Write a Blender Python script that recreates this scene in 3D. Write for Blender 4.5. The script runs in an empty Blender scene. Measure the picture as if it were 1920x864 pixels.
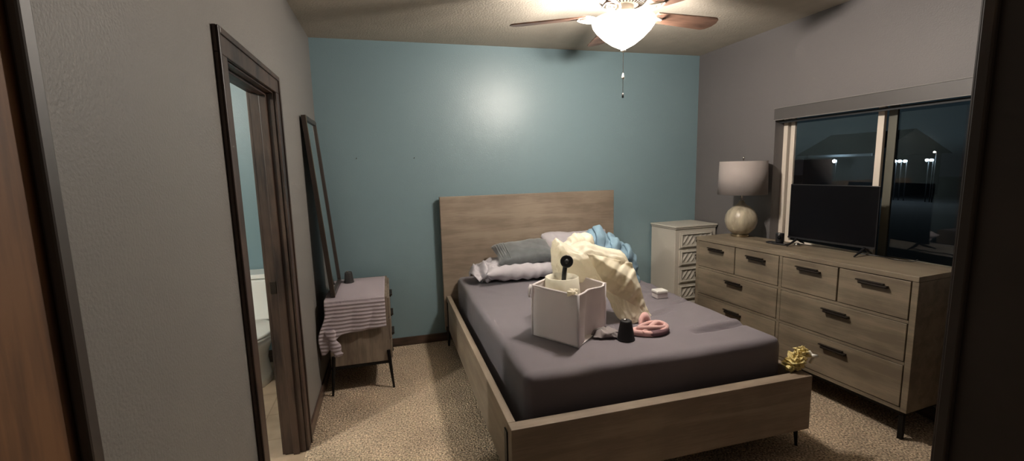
import bpy, bmesh, math, random
from mathutils import Vector, Matrix, noise
random.seed(7)
SC = bpy.context.scene
COL = SC.collection
PI = math.pi

# ------------------------------------------------------------------ helpers
def inv_root(o):
    while o.parent: o = o.parent
    return (Matrix.Translation(o.location) @ o.rotation_euler.to_matrix().to_4x4()).inverted()

def obj(name, bm, mat, parent=None, local=False, smooth=False, bevel=0, kind=None, seg=2):
    bmesh.ops.recalc_face_normals(bm, faces=bm.faces)
    loc = None
    if parent is not None:
        if not local: bm.transform(inv_root(parent))
    else:
        if kind != 'structure' and not local:
            xs = [v.co for v in bm.verts]
            loc = Vector(((min(v.x for v in xs)+max(v.x for v in xs))/2, (min(v.y for v in xs)+max(v.y for v in xs))/2, min(v.z for v in xs)))
            bm.transform(Matrix.Translation(-loc))
    me = bpy.data.meshes.new(name)
    bm.to_mesh(me); bm.free()
    me.materials.append(mat)
    if smooth:
        for p in me.polygons: p.use_smooth = True
    o = bpy.data.objects.new(name, me)
    if loc is not None: o.location = loc
    COL.objects.link(o)
    if parent is not None: o.parent = parent
    if bevel:
        m = o.modifiers.new('bevel', 'BEVEL'); m.width = bevel; m.segments = seg; m.limit_method = 'ANGLE'
    if kind: o['kind'] = kind
    return o

def tag(o, label, cat, group=None):
    o['label'] = label; o['category'] = cat
    if group: o['group'] = group
    return o

def thing(name, label, cat, loc, rz=0, group=None):
    o = bpy.data.objects.new(name, None); COL.objects.link(o)
    o.empty_display_size = .05
    o.location = loc; o.rotation_euler = (0, 0, rz)
    return tag(o, label, cat, group)

def struct(name, bm, mat, parent=None, **k):
    return obj(name, bm, mat, parent, kind='structure', **k)

def BM(): return bmesh.new()

def box(bm, x0, x1, y0, y1, z0, z1, M=None):
    vs = [bm.verts.new(c) for c in ((x0,y0,z0),(x1,y0,z0),(x1,y1,z0),(x0,y1,z0),(x0,y0,z1),(x1,y0,z1),(x1,y1,z1),(x0,y1,z1))]
    for f in ((0,3,2,1),(4,5,6,7),(0,1,5,4),(1,2,6,5),(2,3,7,6),(3,0,4,7)): bm.faces.new([vs[i] for i in f])
    if M is not None:
        for v in vs: v.co = M @ v.co
    return bm

def B(*a): return box(BM(), *a)

def lathe(bm, prof, n=48, c=(0,0,0), M=None, close=True):
    """prof = [(r,z)], revolved about Z"""
    rings = []
    for r, z in prof:
        if r < 1e-5: rings.append([bm.verts.new((c[0], c[1], c[2]+z))])
        else: rings.append([bm.verts.new((c[0]+r*math.cos(2*PI*i/n), c[1]+r*math.sin(2*PI*i/n), c[2]+z)) for i in range(n)])
    for a, b in zip(rings, rings[1:]):
        for i in range(n):
            j = (i+1) % n
            if len(a) == 1 and len(b) == 1: break
            if len(a) == 1: bm.faces.new((a[0], b[i], b[j]))
            elif len(b) == 1: bm.faces.new((a[i], a[j], b[0]))
            else: bm.faces.new((a[i], a[j], b[j], b[i]))
    if M is not None:
        for r in rings:
            for v in r: v.co = M @ v.co
    return bm

def frame_at(p, d):
    d = Vector(d).normalized()
    return Matrix.Translation(p) @ d.to_track_quat('Z', 'Y').to_matrix().to_4x4()

def tube(bm, pts, rad, n=10, flat=1.0, closed=False, up=None):
    pts = [Vector(p) for p in pts]; m = len(pts); rings = []
    for i, p in enumerate(pts):
        if closed: t = pts[(i+1) % m]-pts[i-1]
        else: t = pts[min(i+1, m-1)]-pts[max(i-1, 0)]
        t.normalize()
        u = Vector(up) if up else (Vector((0,0,1)) if abs(t.z) < .9 else Vector((1,0,0)))
        s = t.cross(u).normalized(); w = s.cross(t).normalized()
        r = rad[i] if isinstance(rad, (list, tuple)) else rad
        rings.append([bm.verts.new(p+s*r*math.cos(2*PI*k/n)+w*r*flat*math.sin(2*PI*k/n)) for k in range(n)])
    for i in range(m if closed else m-1):
        a, b = rings[i], rings[(i+1) % m]
        for k in range(n): bm.faces.new((a[k], a[(k+1) % n], b[(k+1) % n], b[k]))
    if not closed: bm.faces.new(rings[0][::-1]); bm.faces.new(rings[-1])
    return bm

def tri(x): return abs((x % 1.0)-.5)*4-1

class Crumple:
    """creased, faceted displacement: a sum of triangle waves along random directions"""
    def __init__(s, seed, freqs, amps):
        r = random.Random(seed); s.w = []
        for f, a in zip(freqs, amps):
            d = Vector((r.gauss(0,1), r.gauss(0,1), r.gauss(0,1))).normalized()
            s.w.append((d*f, r.random(), a))
    def __call__(s, p):
        q = Vector(p)+.03*Vector(noise.noise_vector(Vector(p)*7))
        return sum(a*tri(q.dot(d)+ph) for d, ph, a in s.w)

def smoothstep(a, b, x):
    t = max(0, min(1, (x-a)/(b-a))); return t*t*(3-2*t)

# ------------------------------------------------------------------ materials
def mat(name, col, rough=.6, metal=0, spec=.5, noise_amt=0, noise_scale=8, bump=0, bump_scale=60, sheen=0, stretch=None, coat=0, sss=0, trans=0):
    m = bpy.data.materials.new(name); m.use_nodes = True
    nt = m.node_tree; b = nt.nodes['Principled BSDF']
    b.inputs['Base Color'].default_value = (*col, 1); b.inputs['Roughness'].default_value = rough
    b.inputs['Metallic'].default_value = metal; b.inputs['Specular IOR Level'].default_value = spec
    if sheen: b.inputs['Sheen Weight'].default_value = sheen
    if coat: b.inputs['Coat Weight'].default_value = coat
    if trans: b.inputs['Transmission Weight'].default_value = trans
    tc = nt.nodes.new('ShaderNodeTexCoord'); mp = nt.nodes.new('ShaderNodeMapping')
    nt.links.new(tc.outputs['Object'], mp.inputs['Vector'])
    if stretch: mp.inputs['Scale'].default_value = stretch
    if noise_amt:
        n = nt.nodes.new('ShaderNodeTexNoise'); n.inputs['Scale'].default_value = noise_scale; n.inputs['Detail'].default_value = 6
        nt.links.new(mp.outputs[0], n.inputs['Vector'])
        r = nt.nodes.new('ShaderNodeMapRange'); r.inputs['From Min'].default_value = .3; r.inputs['From Max'].default_value = .7
        r.inputs['To Min'].default_value = 1-noise_amt; r.inputs['To Max'].default_value = 1+noise_amt
        nt.links.new(n.outputs['Fac'], r.inputs['Value'])
        v = nt.nodes.new('ShaderNodeVectorMath'); v.operation = 'SCALE'; v.inputs[0].default_value = col
        nt.links.new(r.outputs[0], v.inputs['Scale']); nt.links.new(v.outputs[0], b.inputs['Base Color'])
    if bump:
        n2 = nt.nodes.new('ShaderNodeTexNoise'); n2.inputs['Scale'].default_value = bump_scale; n2.inputs['Detail'].default_value = 4
        nt.links.new(mp.outputs[0] if stretch else tc.outputs['Object'], n2.inputs['Vector'])
        bp = nt.nodes.new('ShaderNodeBump'); bp.inputs['Strength'].default_value = bump; bp.inputs['Distance'].default_value = .004
        nt.links.new(n2.outputs['Fac'], bp.inputs['Height']); nt.links.new(bp.outputs[0], b.inputs['Normal'])
    return m

def wood(name, dark, light, axis='x', rough=.5, scale=1.0, contrast=1.0):
    """long grain along the given axis"""
    m = bpy.data.materials.new(name); m.use_nodes = True
    nt = m.node_tree; b = nt.nodes['Principled BSDF']; b.inputs['Roughness'].default_value = rough
    tc = nt.nodes.new('ShaderNodeTexCoord')
    def ns(sc, detail, dist):
        mp = nt.nodes.new('ShaderNodeMapping')
        s = {'x': (sc*.09, sc, sc), 'y': (sc, sc*.09, sc), 'z': (sc, sc, sc*.09)}[axis]
        mp.inputs['Scale'].default_value = s
        nt.links.new(tc.outputs['Object'], mp.inputs['Vector'])
        n = nt.nodes.new('ShaderNodeTexNoise'); n.inputs['Scale'].default_value = 1; n.inputs['Detail'].default_value = detail; n.inputs['Distortion'].default_value = dist
        nt.links.new(mp.outputs[0], n.inputs['Vector']); return n
    a = ns(14*scale, 8, .6); c = ns(120*scale, 4, 0)
    n3 = nt.nodes.new('ShaderNodeTexNoise'); n3.inputs['Scale'].default_value = 4; n3.inputs['Detail'].default_value = 3
    nt.links.new(tc.outputs['Object'], n3.inputs['Vector'])
    mx = nt.nodes.new('ShaderNodeMath'); mx.operation = 'MULTIPLY_ADD'; mx.inputs[1].default_value = .35
    nt.links.new(c.outputs['Fac'], mx.inputs[0]); nt.links.new(a.outputs['Fac'], mx.inputs[2])
    m2 = nt.nodes.new('ShaderNodeMath'); m2.operation = 'MULTIPLY_ADD'; m2.inputs[1].default_value = .6
    nt.links.new(n3.outputs['Fac'], m2.inputs[0]); nt.links.new(mx.outputs[0], m2.inputs[2])
    cr = nt.nodes.new('ShaderNodeValToRGB')
    cr.color_ramp.elements[0].position = .97-.3*contrast*.9; cr.color_ramp.elements[0].color = (*dark, 1)
    cr.color_ramp.elements[1].position = .97+.3*contrast*.9 if .97+.27*contrast < 1 else 1.0; cr.color_ramp.elements[1].color = (*light, 1)
    sub = nt.nodes.new('ShaderNodeMath'); sub.operation = 'SUBTRACT'; sub.inputs[1].default_value = .12
    nt.links.new(m2.outputs[0], sub.inputs[0]); nt.links.new(sub.outputs[0], cr.inputs['Fac'])
    nt.links.new(cr.outputs['Color'], b.inputs['Base Color'])
    bp = nt.nodes.new('ShaderNodeBump'); bp.inputs['Strength'].default_value = .15; bp.inputs['Distance'].default_value = .002
    nt.links.new(mx.outputs[0], bp.inputs['Height']); nt.links.new(bp.outputs[0], b.inputs['Normal'])
    return m

def emis(name, col, s):
    m = bpy.data.materials.new(name); m.use_nodes = True
    b = m.node_tree.nodes['Principled BSDF']; b.inputs['Base Color'].default_value = (.8,.8,.8,1)
    b.inputs['Emission Color'].default_value = (*col, 1); b.inputs['Emission Strength'].default_value = s
    return m

def cloth(name, col, translucent=0, rough=.85, **k):
    m = mat(name, col, rough, **k)
    if translucent:
        nt = m.node_tree; out = nt.nodes['Material Output']; b = nt.nodes['Principled BSDF']
        t = nt.nodes.new('ShaderNodeBsdfTranslucent'); t.inputs['Color'].default_value = (*col, 1)
        mx = nt.nodes.new('ShaderNodeMixShader'); mx.inputs[0].default_value = translucent
        nt.links.new(b.outputs[0], mx.inputs[1]); nt.links.new(t.outputs[0], mx.inputs[2]); nt.links.new(mx.outputs[0], out.inputs['Surface'])
    return m

def carpet_mat():
    m = bpy.data.materials.new('brown_beige_carpet'); m.use_nodes = True
    nt = m.node_tree; b = nt.nodes['Principled BSDF']; b.inputs['Roughness'].default_value = 1; b.inputs['Specular IOR Level'].default_value = .05
    b.inputs['Sheen Weight'].default_value = .15
    tc = nt.nodes.new('ShaderNodeTexCoord')
    n1 = nt.nodes.new('ShaderNodeTexNoise'); n1.inputs['Scale'].default_value = 100; n1.inputs['Detail'].default_value = 3
    n2 = nt.nodes.new('ShaderNodeTexNoise'); n2.inputs['Scale'].default_value = 3.2; n2.inputs['Detail'].default_value = 5
    n3 = nt.nodes.new('ShaderNodeTexVoronoi'); n3.inputs['Scale'].default_value = 95
    for n in (n1, n2, n3): nt.links.new(tc.outputs['Object'], n.inputs['Vector'])
    cr = nt.nodes.new('ShaderNodeValToRGB')
    cr.color_ramp.elements[0].position = .34; cr.color_ramp.elements[0].color = (.19,.13,.083,1)
    cr.color_ramp.elements[1].position = .66; cr.color_ramp.elements[1].color = (.86,.67,.47,1)
    nt.links.new(n1.outputs['Fac'], cr.inputs['Fac'])
    mr = nt.nodes.new('ShaderNodeMapRange'); mr.inputs['From Min'].default_value = .35; mr.inputs['From Max'].default_value = .65
    mr.inputs['To Min'].default_value = .82; mr.inputs['To Max'].default_value = 1.12
    nt.links.new(n2.outputs['Fac'], mr.inputs['Value'])
    v = nt.nodes.new('ShaderNodeVectorMath'); v.operation = 'SCALE'
    nt.links.new(cr.outputs['Color'], v.inputs[0]); nt.links.new(mr.outputs[0], v.inputs['Scale']); nt.links.new(v.outputs[0], b.inputs['Base Color'])
    ad = nt.nodes.new('ShaderNodeMath'); ad.operation = 'SUBTRACT'
    nt.links.new(n1.outputs['Fac'], ad.inputs[0]); nt.links.new(n3.outputs['Distance'], ad.inputs[1])
    bp = nt.nodes.new('ShaderNodeBump'); bp.inputs['Strength'].default_value = .9; bp.inputs['Distance'].default_value = .012
    nt.links.new(ad.outputs[0], bp.inputs['Height']); nt.links.new(bp.outputs[0], b.inputs['Normal'])
    return m

def tile_mat():
    m = mat('beige_vinyl_tile', (.42,.31,.22), .45, noise_amt=.22, noise_scale=6)
    nt = m.node_tree; b = nt.nodes['Principled BSDF']
    src = b.inputs['Base Color'].links[0].from_socket
    tc = nt.nodes.new('ShaderNodeTexCoord')
    br = nt.nodes.new('ShaderNodeTexBrick'); br.offset = 0; br.inputs['Scale'].default_value = 1
    br.inputs['Brick Width'].default_value = .3; br.inputs['Row Height'].default_value = .3; br.inputs['Mortar Size'].default_value = .004
    br.inputs['Color1'].default_value = (1,1,1,1); br.inputs['Color2'].default_value = (.85,.85,.85,1); br.inputs['Mortar'].default_value = (.62,.6,.58,1)
    nt.links.new(tc.outputs['Object'], br.inputs['Vector'])
    mx = nt.nodes.new('ShaderNodeVectorMath'); mx.operation = 'MULTIPLY'
    nt.links.new(src, mx.inputs[0]); nt.links.new(br.outputs['Color'], mx.inputs[1]); nt.links.new(mx.outputs[0], b.inputs['Base Color'])
    return m

M = {}
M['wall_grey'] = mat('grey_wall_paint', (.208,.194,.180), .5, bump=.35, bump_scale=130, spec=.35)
M['wall_grey_dimmed'] = mat('grey_wall_paint_dimmed', (.15,.138,.136), .5, bump=.35, bump_scale=130, spec=.35)  # same grey paint, darkened so the window wall looks less brightly lit
M['wall_teal'] = mat('teal_wall_paint', (.19,.275,.302), .38, bump=.22, bump_scale=130, spec=.5)
M['ceiling'] = mat('ceiling_paint', (.44,.385,.31), .9, bump=.8, bump_scale=75, noise_amt=.05)
M['carpet'] = carpet_mat()
M['tile'] = tile_mat()
M['trim'] = wood('dark_stained_trim', (.021,.012,.009), (.072,.043,.030), 'z', .45)
M['trim_x'] = wood('dark_stained_trim_x', (.026,.016,.012), (.092,.058,.042), 'x', .35)
M['trim_y'] = wood('dark_stained_trim_y', (.026,.016,.012), (.092,.058,.042), 'y', .35)
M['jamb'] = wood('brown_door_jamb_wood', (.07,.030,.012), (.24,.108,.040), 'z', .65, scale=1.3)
M['jamb_shaded'] = mat('jamb_wood_shaded', (.06,.045,.036), .5, noise_amt=.15, noise_scale=5)  # brown jamb wood with the unlit side's shade in its colour; also on stops
M['bedwood'] = wood('greige_bed_wood', (.205,.157,.115), (.295,.234,.176), 'x', .55)
M['bedwood_y'] = wood('greige_bed_wood_y', (.225,.175,.13), (.315,.25,.188), 'y', .55)
M['drwood'] = wood('weathered_oak', (.145,.115,.080), (.235,.19,.134), 'y', .5)
M['nswood'] = wood('greige_nightstand_wood', (.14,.105,.08), (.27,.215,.165), 'z', .6)
M['black'] = mat('black_metal', (.012,.011,.011), .4, .6)
M['blackplastic'] = mat('black_plastic', (.012,.012,.014), .3)
M['blackmatte'] = mat('black_matte', (.014,.014,.016), .6)
M['pull'] = mat('dark_bronze_pull', (.028,.021,.016), .4, .5)
M['sheet'] = cloth('dusky_grey_sheet', (.165,.145,.163), sheen=.12, bump=.12, bump_scale=350)
M['pillowcase'] = cloth('pale_lilac_cotton', (.48,.45,.48), bump=.12, bump_scale=300)
M['velvet'] = cloth('grey_velvet', (.09,.098,.102), sheen=.7, rough=.7, noise_amt=.25, noise_scale=14)
M['towel'] = cloth('mauve_terry', (.40,.32,.325), bump=.7, bump_scale=420)
M['whitefabric'] = cloth('white_nonwoven_fabric', (.86,.80,.80), .25, bump=.12, bump_scale=260)
M['bag'] = cloth('cream_thin_plastic', (.92,.87,.74), .5, rough=.42, noise_amt=.05, noise_scale=10)
M['paper'] = cloth('cream_paper', (.88,.84,.72), .3)
M['blue'] = cloth('pale_blue_cotton', (.20,.315,.405), bump=.15, bump_scale=300)
M['pink'] = cloth('blush_pink_fabric', (.66,.40,.38), sheen=.2)
M['maroon'] = cloth('maroon_fabric', (.16,.085,.10))
M['tissue'] = cloth('grey_tissue', (.38,.34,.34), .3)
M['whitepaint'] = mat('antique_white_paint', (.55,.51,.44), .42, bump=.08, bump_scale=90)
M['bronze'] = mat('aged_bronze', (.06,.045,.035), .4, .8)
M['shade'] = cloth('grey_linen_shade', (.32,.28,.265), bump=.3, bump_scale=600)
M['brass'] = mat('satin_brass', (.45,.36,.24), .25, 1)
M['chrome'] = mat('polished_nickel', (.6,.58,.55), .2, 1)
M['vinyl'] = mat('white_vinyl', (.72,.64,.55), .4)
M['vinyl_shaded'] = mat('white_vinyl_shaded', (.11,.105,.08), .5)  # white vinyl with shade put into the colour, for fixed sash and strip
M['screen'] = mat('black_glass_screen', (.004,.004,.005), .25, spec=.1)
M['yellow'] = cloth('yellow_mesh_fabric', (.90,.76,.36), .25, noise_amt=.25, noise_scale=30)
M['porcelain'] = mat('white_porcelain', (.80,.78,.74), .15)
M['cream'] = mat('cream_enamel', (.72,.66,.58), .35)
M['blade'] = wood('walnut_fan_blade', (.085,.045,.03), (.20,.11,.075), 'x', .45)
M['mirror'] = mat('mirror_glass', (.88,.91,.91), .09, 1)
M['mirrorframe'] = mat('dark_bronze_frame', (.05,.038,.032), .35, .3)
M['greycup'] = mat('charcoal_plastic', (.03,.028,.027), .45)

# ceramic lamp body: mottled beige glaze
def glaze():
    m = mat('mottled_beige_glaze', (.36,.31,.23), .35, noise_amt=.35, noise_scale=9, bump=.35, bump_scale=26, stretch=(2.2,2.2,.6))
    return m
M['glaze'] = glaze()

# ------------------------------------------------------------------ dimensions
W, H = 3.506, 2.544
YF = -3.5            # bedroom front wall, inner face
JL, JR = .284, 1.230 # doorway jamb faces
# ------------------------------------------------------------------ room shell
struct('floor', B(0, W+.16, -6.4, .12, -.06, 0), M['carpet'])
struct('floor_bathroom', B(-2.0, -.0005, -2.9, .12, -.06, -.002), M['tile'])
struct('ceiling', B(-2.0, W+.16, -6.4, .12, H, H+.08), M['ceiling'])
struct('wall_back', B(0, W+.16, 0, .12, 0, H), M['wall_teal'])
# left wall with bathroom doorway y -2.08..-1.37, head 1.91
DY0, DY1, DH, WT = -2.085, -1.375, 1.915, .105
bm = BM()
box(bm, -WT, 0, DY1+.012, .0, 0, H); box(bm, -WT, 0, -3.62, DY0-.012, 0, H); box(bm, -WT, 0, DY0-.012, DY1+.012, DH+.012, H)
struct('wall_left', bm, M['wall_grey'])
# right wall with window opening
WY0, WY1, WZ0, WZ1, WTR = -2.80, -.938, .83, 1.925, .16
bm = BM()
box(bm, W, W+WTR, WY1, 0, 0, H); box(bm, W, W+WTR, YF-.12, WY0, 0, H); box(bm, W, W+WTR, WY0, WY1, 0, WZ0); box(bm, W, W+WTR, WY0, WY1, WZ1, H)
struct('wall_right', bm, M['wall_grey_dimmed'])
# front wall with the doorway the photo is taken through
DT = 2.02
bm = BM()
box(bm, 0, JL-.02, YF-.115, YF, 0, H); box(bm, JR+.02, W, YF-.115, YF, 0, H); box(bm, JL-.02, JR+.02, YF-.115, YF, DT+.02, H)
struct('wall_front', bm, mat('front_wall_bounce_cut', (.05,.042,.038), .7))  # inner face is out of view; colour made dark to cut bounced light
# hallway behind the camera
struct('wall_hall_left', B(-.52, -.42, -6.4, YF-.12, 0, H), M['wall_grey'])
struct('wall_hall_right', B(2.3, 2.4, -6.4, YF-.12, 0, H), M['wall_grey'])
struct('wall_hall_back', B(-.42, 2.3, -6.4, -6.3, 0, H), M['wall_grey'])
struct('floor_hall', B(-.42, -.0005, -6.3, -3.63, -.05, -.001), M['carpet'])
# bathroom walls
struct('wall_bathroom_back', B(-2.0, -WT, 0, .12, 0, H), M['wall_teal'])
struct('wall_bathroom_left', B(-2.1, -2.0, -2.9, .12, 0, H), M['wall_teal'])
struct('wall_bathroom_front', B(-2.0, -WT, -3.0, -2.9, 0, H), M['wall_teal'])

# door casings and jambs -------------------------------------------------
def casing(name, mats, parent, x0, x1, y0, y1, zt, w, proud_edge=.006):
    """flat casing with a raised outer edge on the plane x = x0..x1 around an opening y0..y1"""
    bm = BM()
    box(bm, x0, x1, y0-w, y0, 0, zt); box(bm, x0, x1, y1, y1+w, 0, zt); box(bm, x0, x1, y0-w, y1+w, zt, zt+w)
    box(bm, x1, x1+proud_edge, y0-w, y0-w+.022, 0, zt+w); box(bm, x1, x1+proud_edge, y1+w-.022, y1+w, 0, zt+w)
    box(bm, x1, x1+proud_edge, y0-w+.022, y1+w-.022, zt+w-.022, zt+w)
    return obj(name, bm, mats, parent, bevel=.003)
d1 = thing('door_1', 'dark stained wooden door frame of the bathroom opening in the left wall', 'door frame', (-.05, (DY0+DY1)/2, 0))
d1['kind'] = 'structure'
casing('casing', M['trim'], d1, .0005, .015, DY0, DY1, DH, .086)
bm = BM()
box(bm, -WT-.015, -WT, DY0-.075, DY0, 0, DH); box(bm, -WT-.015, -WT, DY1, DY1+.075, 0, DH); box(bm, -WT-.015, -WT, DY0-.075, DY1+.075, DH, DH+.075)
obj('inner_casing', bm, M['trim'], d1, bevel=.003)
bm = BM()
box(bm, -WT, 0, DY0-.0115, DY0+.006, 0, DH+.0115); box(bm, -WT, 0, DY1-.006, DY1+.0115, 0, DH+.0115); box(bm, -WT, 0, DY0+.006, DY1-.006, DH-.006, DH+.0115)
obj('jamb', bm, M['trim'], d1)
bm = BM()
box(bm, -.062, -.03, DY0+.006, DY0+.018, 0, DH-.006); box(bm, -.062, -.03, DY1-.02, DY1-.006, 0, DH-.006); box(bm, -.062, -.03, DY0+.018, DY1-.02, DH-.018, DH-.006)
obj('door_stop', bm, M['trim'], d1, bevel=.002)
sp = obj('strike_plate', B(-.098, -.068, DY1-.0085, DY1-.006, .90, .965), M['bronze'], d1, bevel=.001)
sp['label'] = 'dark bronze strike plate'
# bedroom doorway jambs seen at the picture's left and right edges
d2 = thing('door_2', 'brown wooden door frame of the bedroom doorway at the front', 'door frame', ((JL+JR)/2, YF-.05, 0))
d2['kind'] = 'structure'
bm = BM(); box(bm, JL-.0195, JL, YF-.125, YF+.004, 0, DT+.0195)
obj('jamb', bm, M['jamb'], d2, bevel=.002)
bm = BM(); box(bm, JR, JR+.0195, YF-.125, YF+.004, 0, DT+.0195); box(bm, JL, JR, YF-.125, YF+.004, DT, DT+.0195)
obj('jamb', bm, M['jamb_shaded'], d2, bevel=.002)
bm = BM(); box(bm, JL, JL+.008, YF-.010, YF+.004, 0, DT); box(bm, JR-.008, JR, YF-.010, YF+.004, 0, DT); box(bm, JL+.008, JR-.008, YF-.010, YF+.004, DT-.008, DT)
obj('door_stop', bm, M['jamb_shaded'], d2, bevel=.002)
bm = BM()
box(bm, JL-.075, JL-.008, YF+.0005, YF+.016, 0, DT+.07); box(bm, JR+.008, JR+.075, YF+.0005, YF+.016, 0, DT+.07); box(bm, JL-.008, JR+.008, YF+.0005, YF+.016, DT+.008, DT+.07)
obj('casing', bm, M['trim'], d2, bevel=.003)
bm = BM()
box(bm, JL-.075, JL-.008, YF-.14, YF-.1255, 0, DT+.07); box(bm, JR+.008, JR+.075, YF-.14, YF-.1255, 0, DT+.07); box(bm, JL-.008, JR+.008, YF-.14, YF-.1255, DT+.008, DT+.07)
obj('hall_casing', bm, M['trim'], d2, bevel=.003)

# baseboards
BBH = .075
struct('baseboard_back', B(.0, W, -.013, -.0005, 0, BBH), M['trim_x'], bevel=.003)
struct('baseboard_left', B(.0005, .013, DY1+.088, -.014, 0, BBH), M['trim_y'], bevel=.003)
struct('baseboard_left_front', B(.0005, .013, YF+.02, DY0-.088, 0, BBH), M['trim_y'], bevel=.003)
struct('baseboard_right', B(W-.013, W-.0005, YF+.02, -.014, 0, BBH), M['trim_y'], bevel=.003)
struct('baseboard_bathroom', B(-2.0, -WT-.001, -.013, -.0005, 0, .1), M['trim_x'], bevel=.003)

# two wall nails above the bed's left
for i, (x, z) in enumerate(((.287,1.623),(.745,1.619))):
    bm = BM(); tube(bm, [(x,-.0005,z-.004),(x+.004,-.012,z+.004)], [.003,.0025], 8)
    tag(obj('wall_nail', bm, M['bronze'], smooth=True), ['small dark nail in the teal wall, the left one of two', 'small dark nail in the teal wall, nearer the headboard'][i], 'nail', 'nails in the teal wall')

# window --------------------------------------------------------------------
w1 = thing('window_1', 'white vinyl sliding window in the right wall, night outside', 'window', (W+.1, (WY0+WY1)/2, WZ0))
w1['kind'] = 'structure'
XF = W+.085
bm = BM()
box(bm, XF, XF+.06, WY1-.038, WY1-.0005, WZ0+.0005, WZ1-.0005); box(bm, XF, XF+.06, WY0+.0005, WY0+.038, WZ0+.0005, WZ1-.0005)
box(bm, XF, XF+.06, WY0+.038, WY1-.038, WZ0+.0005, WZ0+.03); box(bm, XF, XF+.06, WY0+.038, WY1-.038, WZ1-.03, WZ1-.0005)
obj('window_frame', bm, M['vinyl'], w1, bevel=.002)
def sash(name, m_, y0, y1, x0, x1, wl, wr, mr=None):
    bm = BM()
    box(bm, x0, x1, y1-wl, y1, WZ0+.031, WZ1-.031)
    box(bm, x0, x1, y0+wr, y1-wl, WZ0+.031, WZ0+.058); box(bm, x0, x1, y0+wr, y1-wl, WZ1-.058, WZ1-.031)
    if mr is None: box(bm, x0, x1, y0, y0+wr, WZ0+.031, WZ1-.031)
    s = obj(name, bm, m_, w1, bevel=.002)
    return s
s1 = sash('sliding_sash', M['vinyl'], -1.69, WY1-.056, XF+.012, XF+.034, .036, .040)
s2 = sash('fixed_sash', M['vinyl_shaded'], WY0+.04, -1.70, XF+.036, XF+.056, .05, .03)
glassm = mat('window_glass', (1,1,1), .0, spec=.5, trans=1.0)
obj('pane', B(XF+.020, XF+.024, -1.65, WY1-.092, WZ0+.058, WZ1-.058), glassm, s1)
obj('pane', B(XF+.044, XF+.048, WY0+.07, -1.75, WZ0+.058, WZ1-.058), glassm, s2)
bm = BM(); box(bm, XF+.030, XF+.036, -1.755, -1.735, WZ0+.058, WZ1-.058)
obj('weather_strip', bm, M['vinyl_shaded'], w1)
struct('trim_1', B(W-.012, XF-.001, WY0+.001, WY1-.001, WZ0-.02+.0205, WZ0+.012), M['wall_grey'], bevel=.002)

# roller shade cassette at the window head
rs = thing('roller_shade', 'grey cassette of a rolled-up shade along the top of the window', 'shade', (W+.02, (WY0+WY1)/2, WZ1-.095))
bm = BM(); box(bm, W-.022, W-.014, WY0-.01, WY1-.006, WZ1-.090, WZ1-.001); box(bm, W-.014, W+.06, WY0+.002, WY1-.006, WZ1-.012, WZ1-.002)
obj('fascia', bm, mat('taupe_shade_fascia', (.075,.067,.064), .5), rs, bevel=.001)
for z in (WZ1-.093, WZ1-.003):
    obj('edge_strip', B(W-.027, W-.0215, WY0-.01, WY1-.006, z, z+.004), M['wall_grey'], rs)
bm = BM(); tube(bm, [(W+.03, WY0+.02, WZ1-.05), (W+.03, WY1-.02, WZ1-.05)], .026, 20)
obj('shade_roll', bm, mat('charcoal_shade_cloth', (.03,.03,.032), .8), rs, smooth=False)
obj('bottom_rail', B(W+.02, W+.032, WY0+.02, WY1-.02, WZ1-.115, WZ1-.096), M['blackmatte'], rs)

# ------------------------------------------------------------------ outside (night)
struct('ground_outside', B(W+.16+.3, 70, -60, 70, -1.2, -1.0), mat('night_ground', (.012,.012,.014), .95))
garage = thing('garage_building', 'dark low building with a long eave seen through the left window pane', 'building', (33, 21, -1))
obj('wall', B(31, 37, 18.3, 23.5, -1, 1.75), mat('dark_siding', (.02,.022,.026), .8), garage)
bm = BM()
vs = [bm.verts.new(c) for c in ((30.4,18,1.75),(37.6,18,1.75),(34,18,3.4),(30.4,23.9,1.75),(37.6,23.9,1.75),(34,23.9,3.4))]
for f in ((0,1,2),(3,5,4),(0,2,5,3),(1,4,5,2),(0,3,4,1)): bm.faces.new([vs[i] for i in f])
obj('roof', bm, mat('dark_shingle', (.01,.013,.015), .9), garage)
obj('fascia', B(30.3, 30.38, 18, 23.9, 1.70, 1.86), mat('pale_fascia', (.2,.22,.24), .6), garage)
lampm = emis('floodlight_lens', (.62,.85,1), 45)
lamp2 = emis('small_lamp_lens', (1,.9,.75), 25)
def outlamp(x, y, z, r, label, m_=lampm):
    t = thing('outdoor_lamp', label, 'lamp', (x, y, -1.0), 0, 'lights outside in the night')
    bm = BM(); lathe(bm, [(0,-r),(r*.7,-r*.7),(r,0),(r*.7,r*.7),(0,r)], 16, (x-.12, y, z)); obj('lens', bm, m_, t, smooth=True)
    bm = BM(); box(bm, x-.03, x+.12, y-r, y+r, z-r*.8, z+r*.8); obj('housing', bm, M['blackmatte'], t)
    bm = BM(); tube(bm, [(x+.05, y, -1.0), (x+.05, y, z-r*.7)], .03, 8); obj('post', bm, M['blackmatte'], t)
outlamp(30, 20.13, 1.42, .11, 'bright bluish floodlight seen through the left window pane')
outlamp(30, 16.60, 1.345, .07, 'bluish lamp behind the window mullion, leftmost of its row')
outlamp(30, 16.33, 1.342, .08, 'bluish lamp right of the window mullion')
outlamp(30, 16.05, 1.335, .08, 'bluish lamp in the middle of the row of lamps')
outlamp(30, 15.76, 1.33, .08, 'bluish lamp, rightmost of the row beside the mullion')
outlamp(30, 14.64, 1.365, .075, 'bluish lamp, left one of the far pair')
outlamp(30, 14.42, 1.362, .075, 'bluish lamp, right one of the far pair')
outlamp(30, 14.31, 1.80, .045, 'small warm lamp above the far pair of bluish lamps', lamp2)
outlamp(30, 12.73, 1.79, .045, 'small warm lamp furthest right in the window', lamp2)

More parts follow.
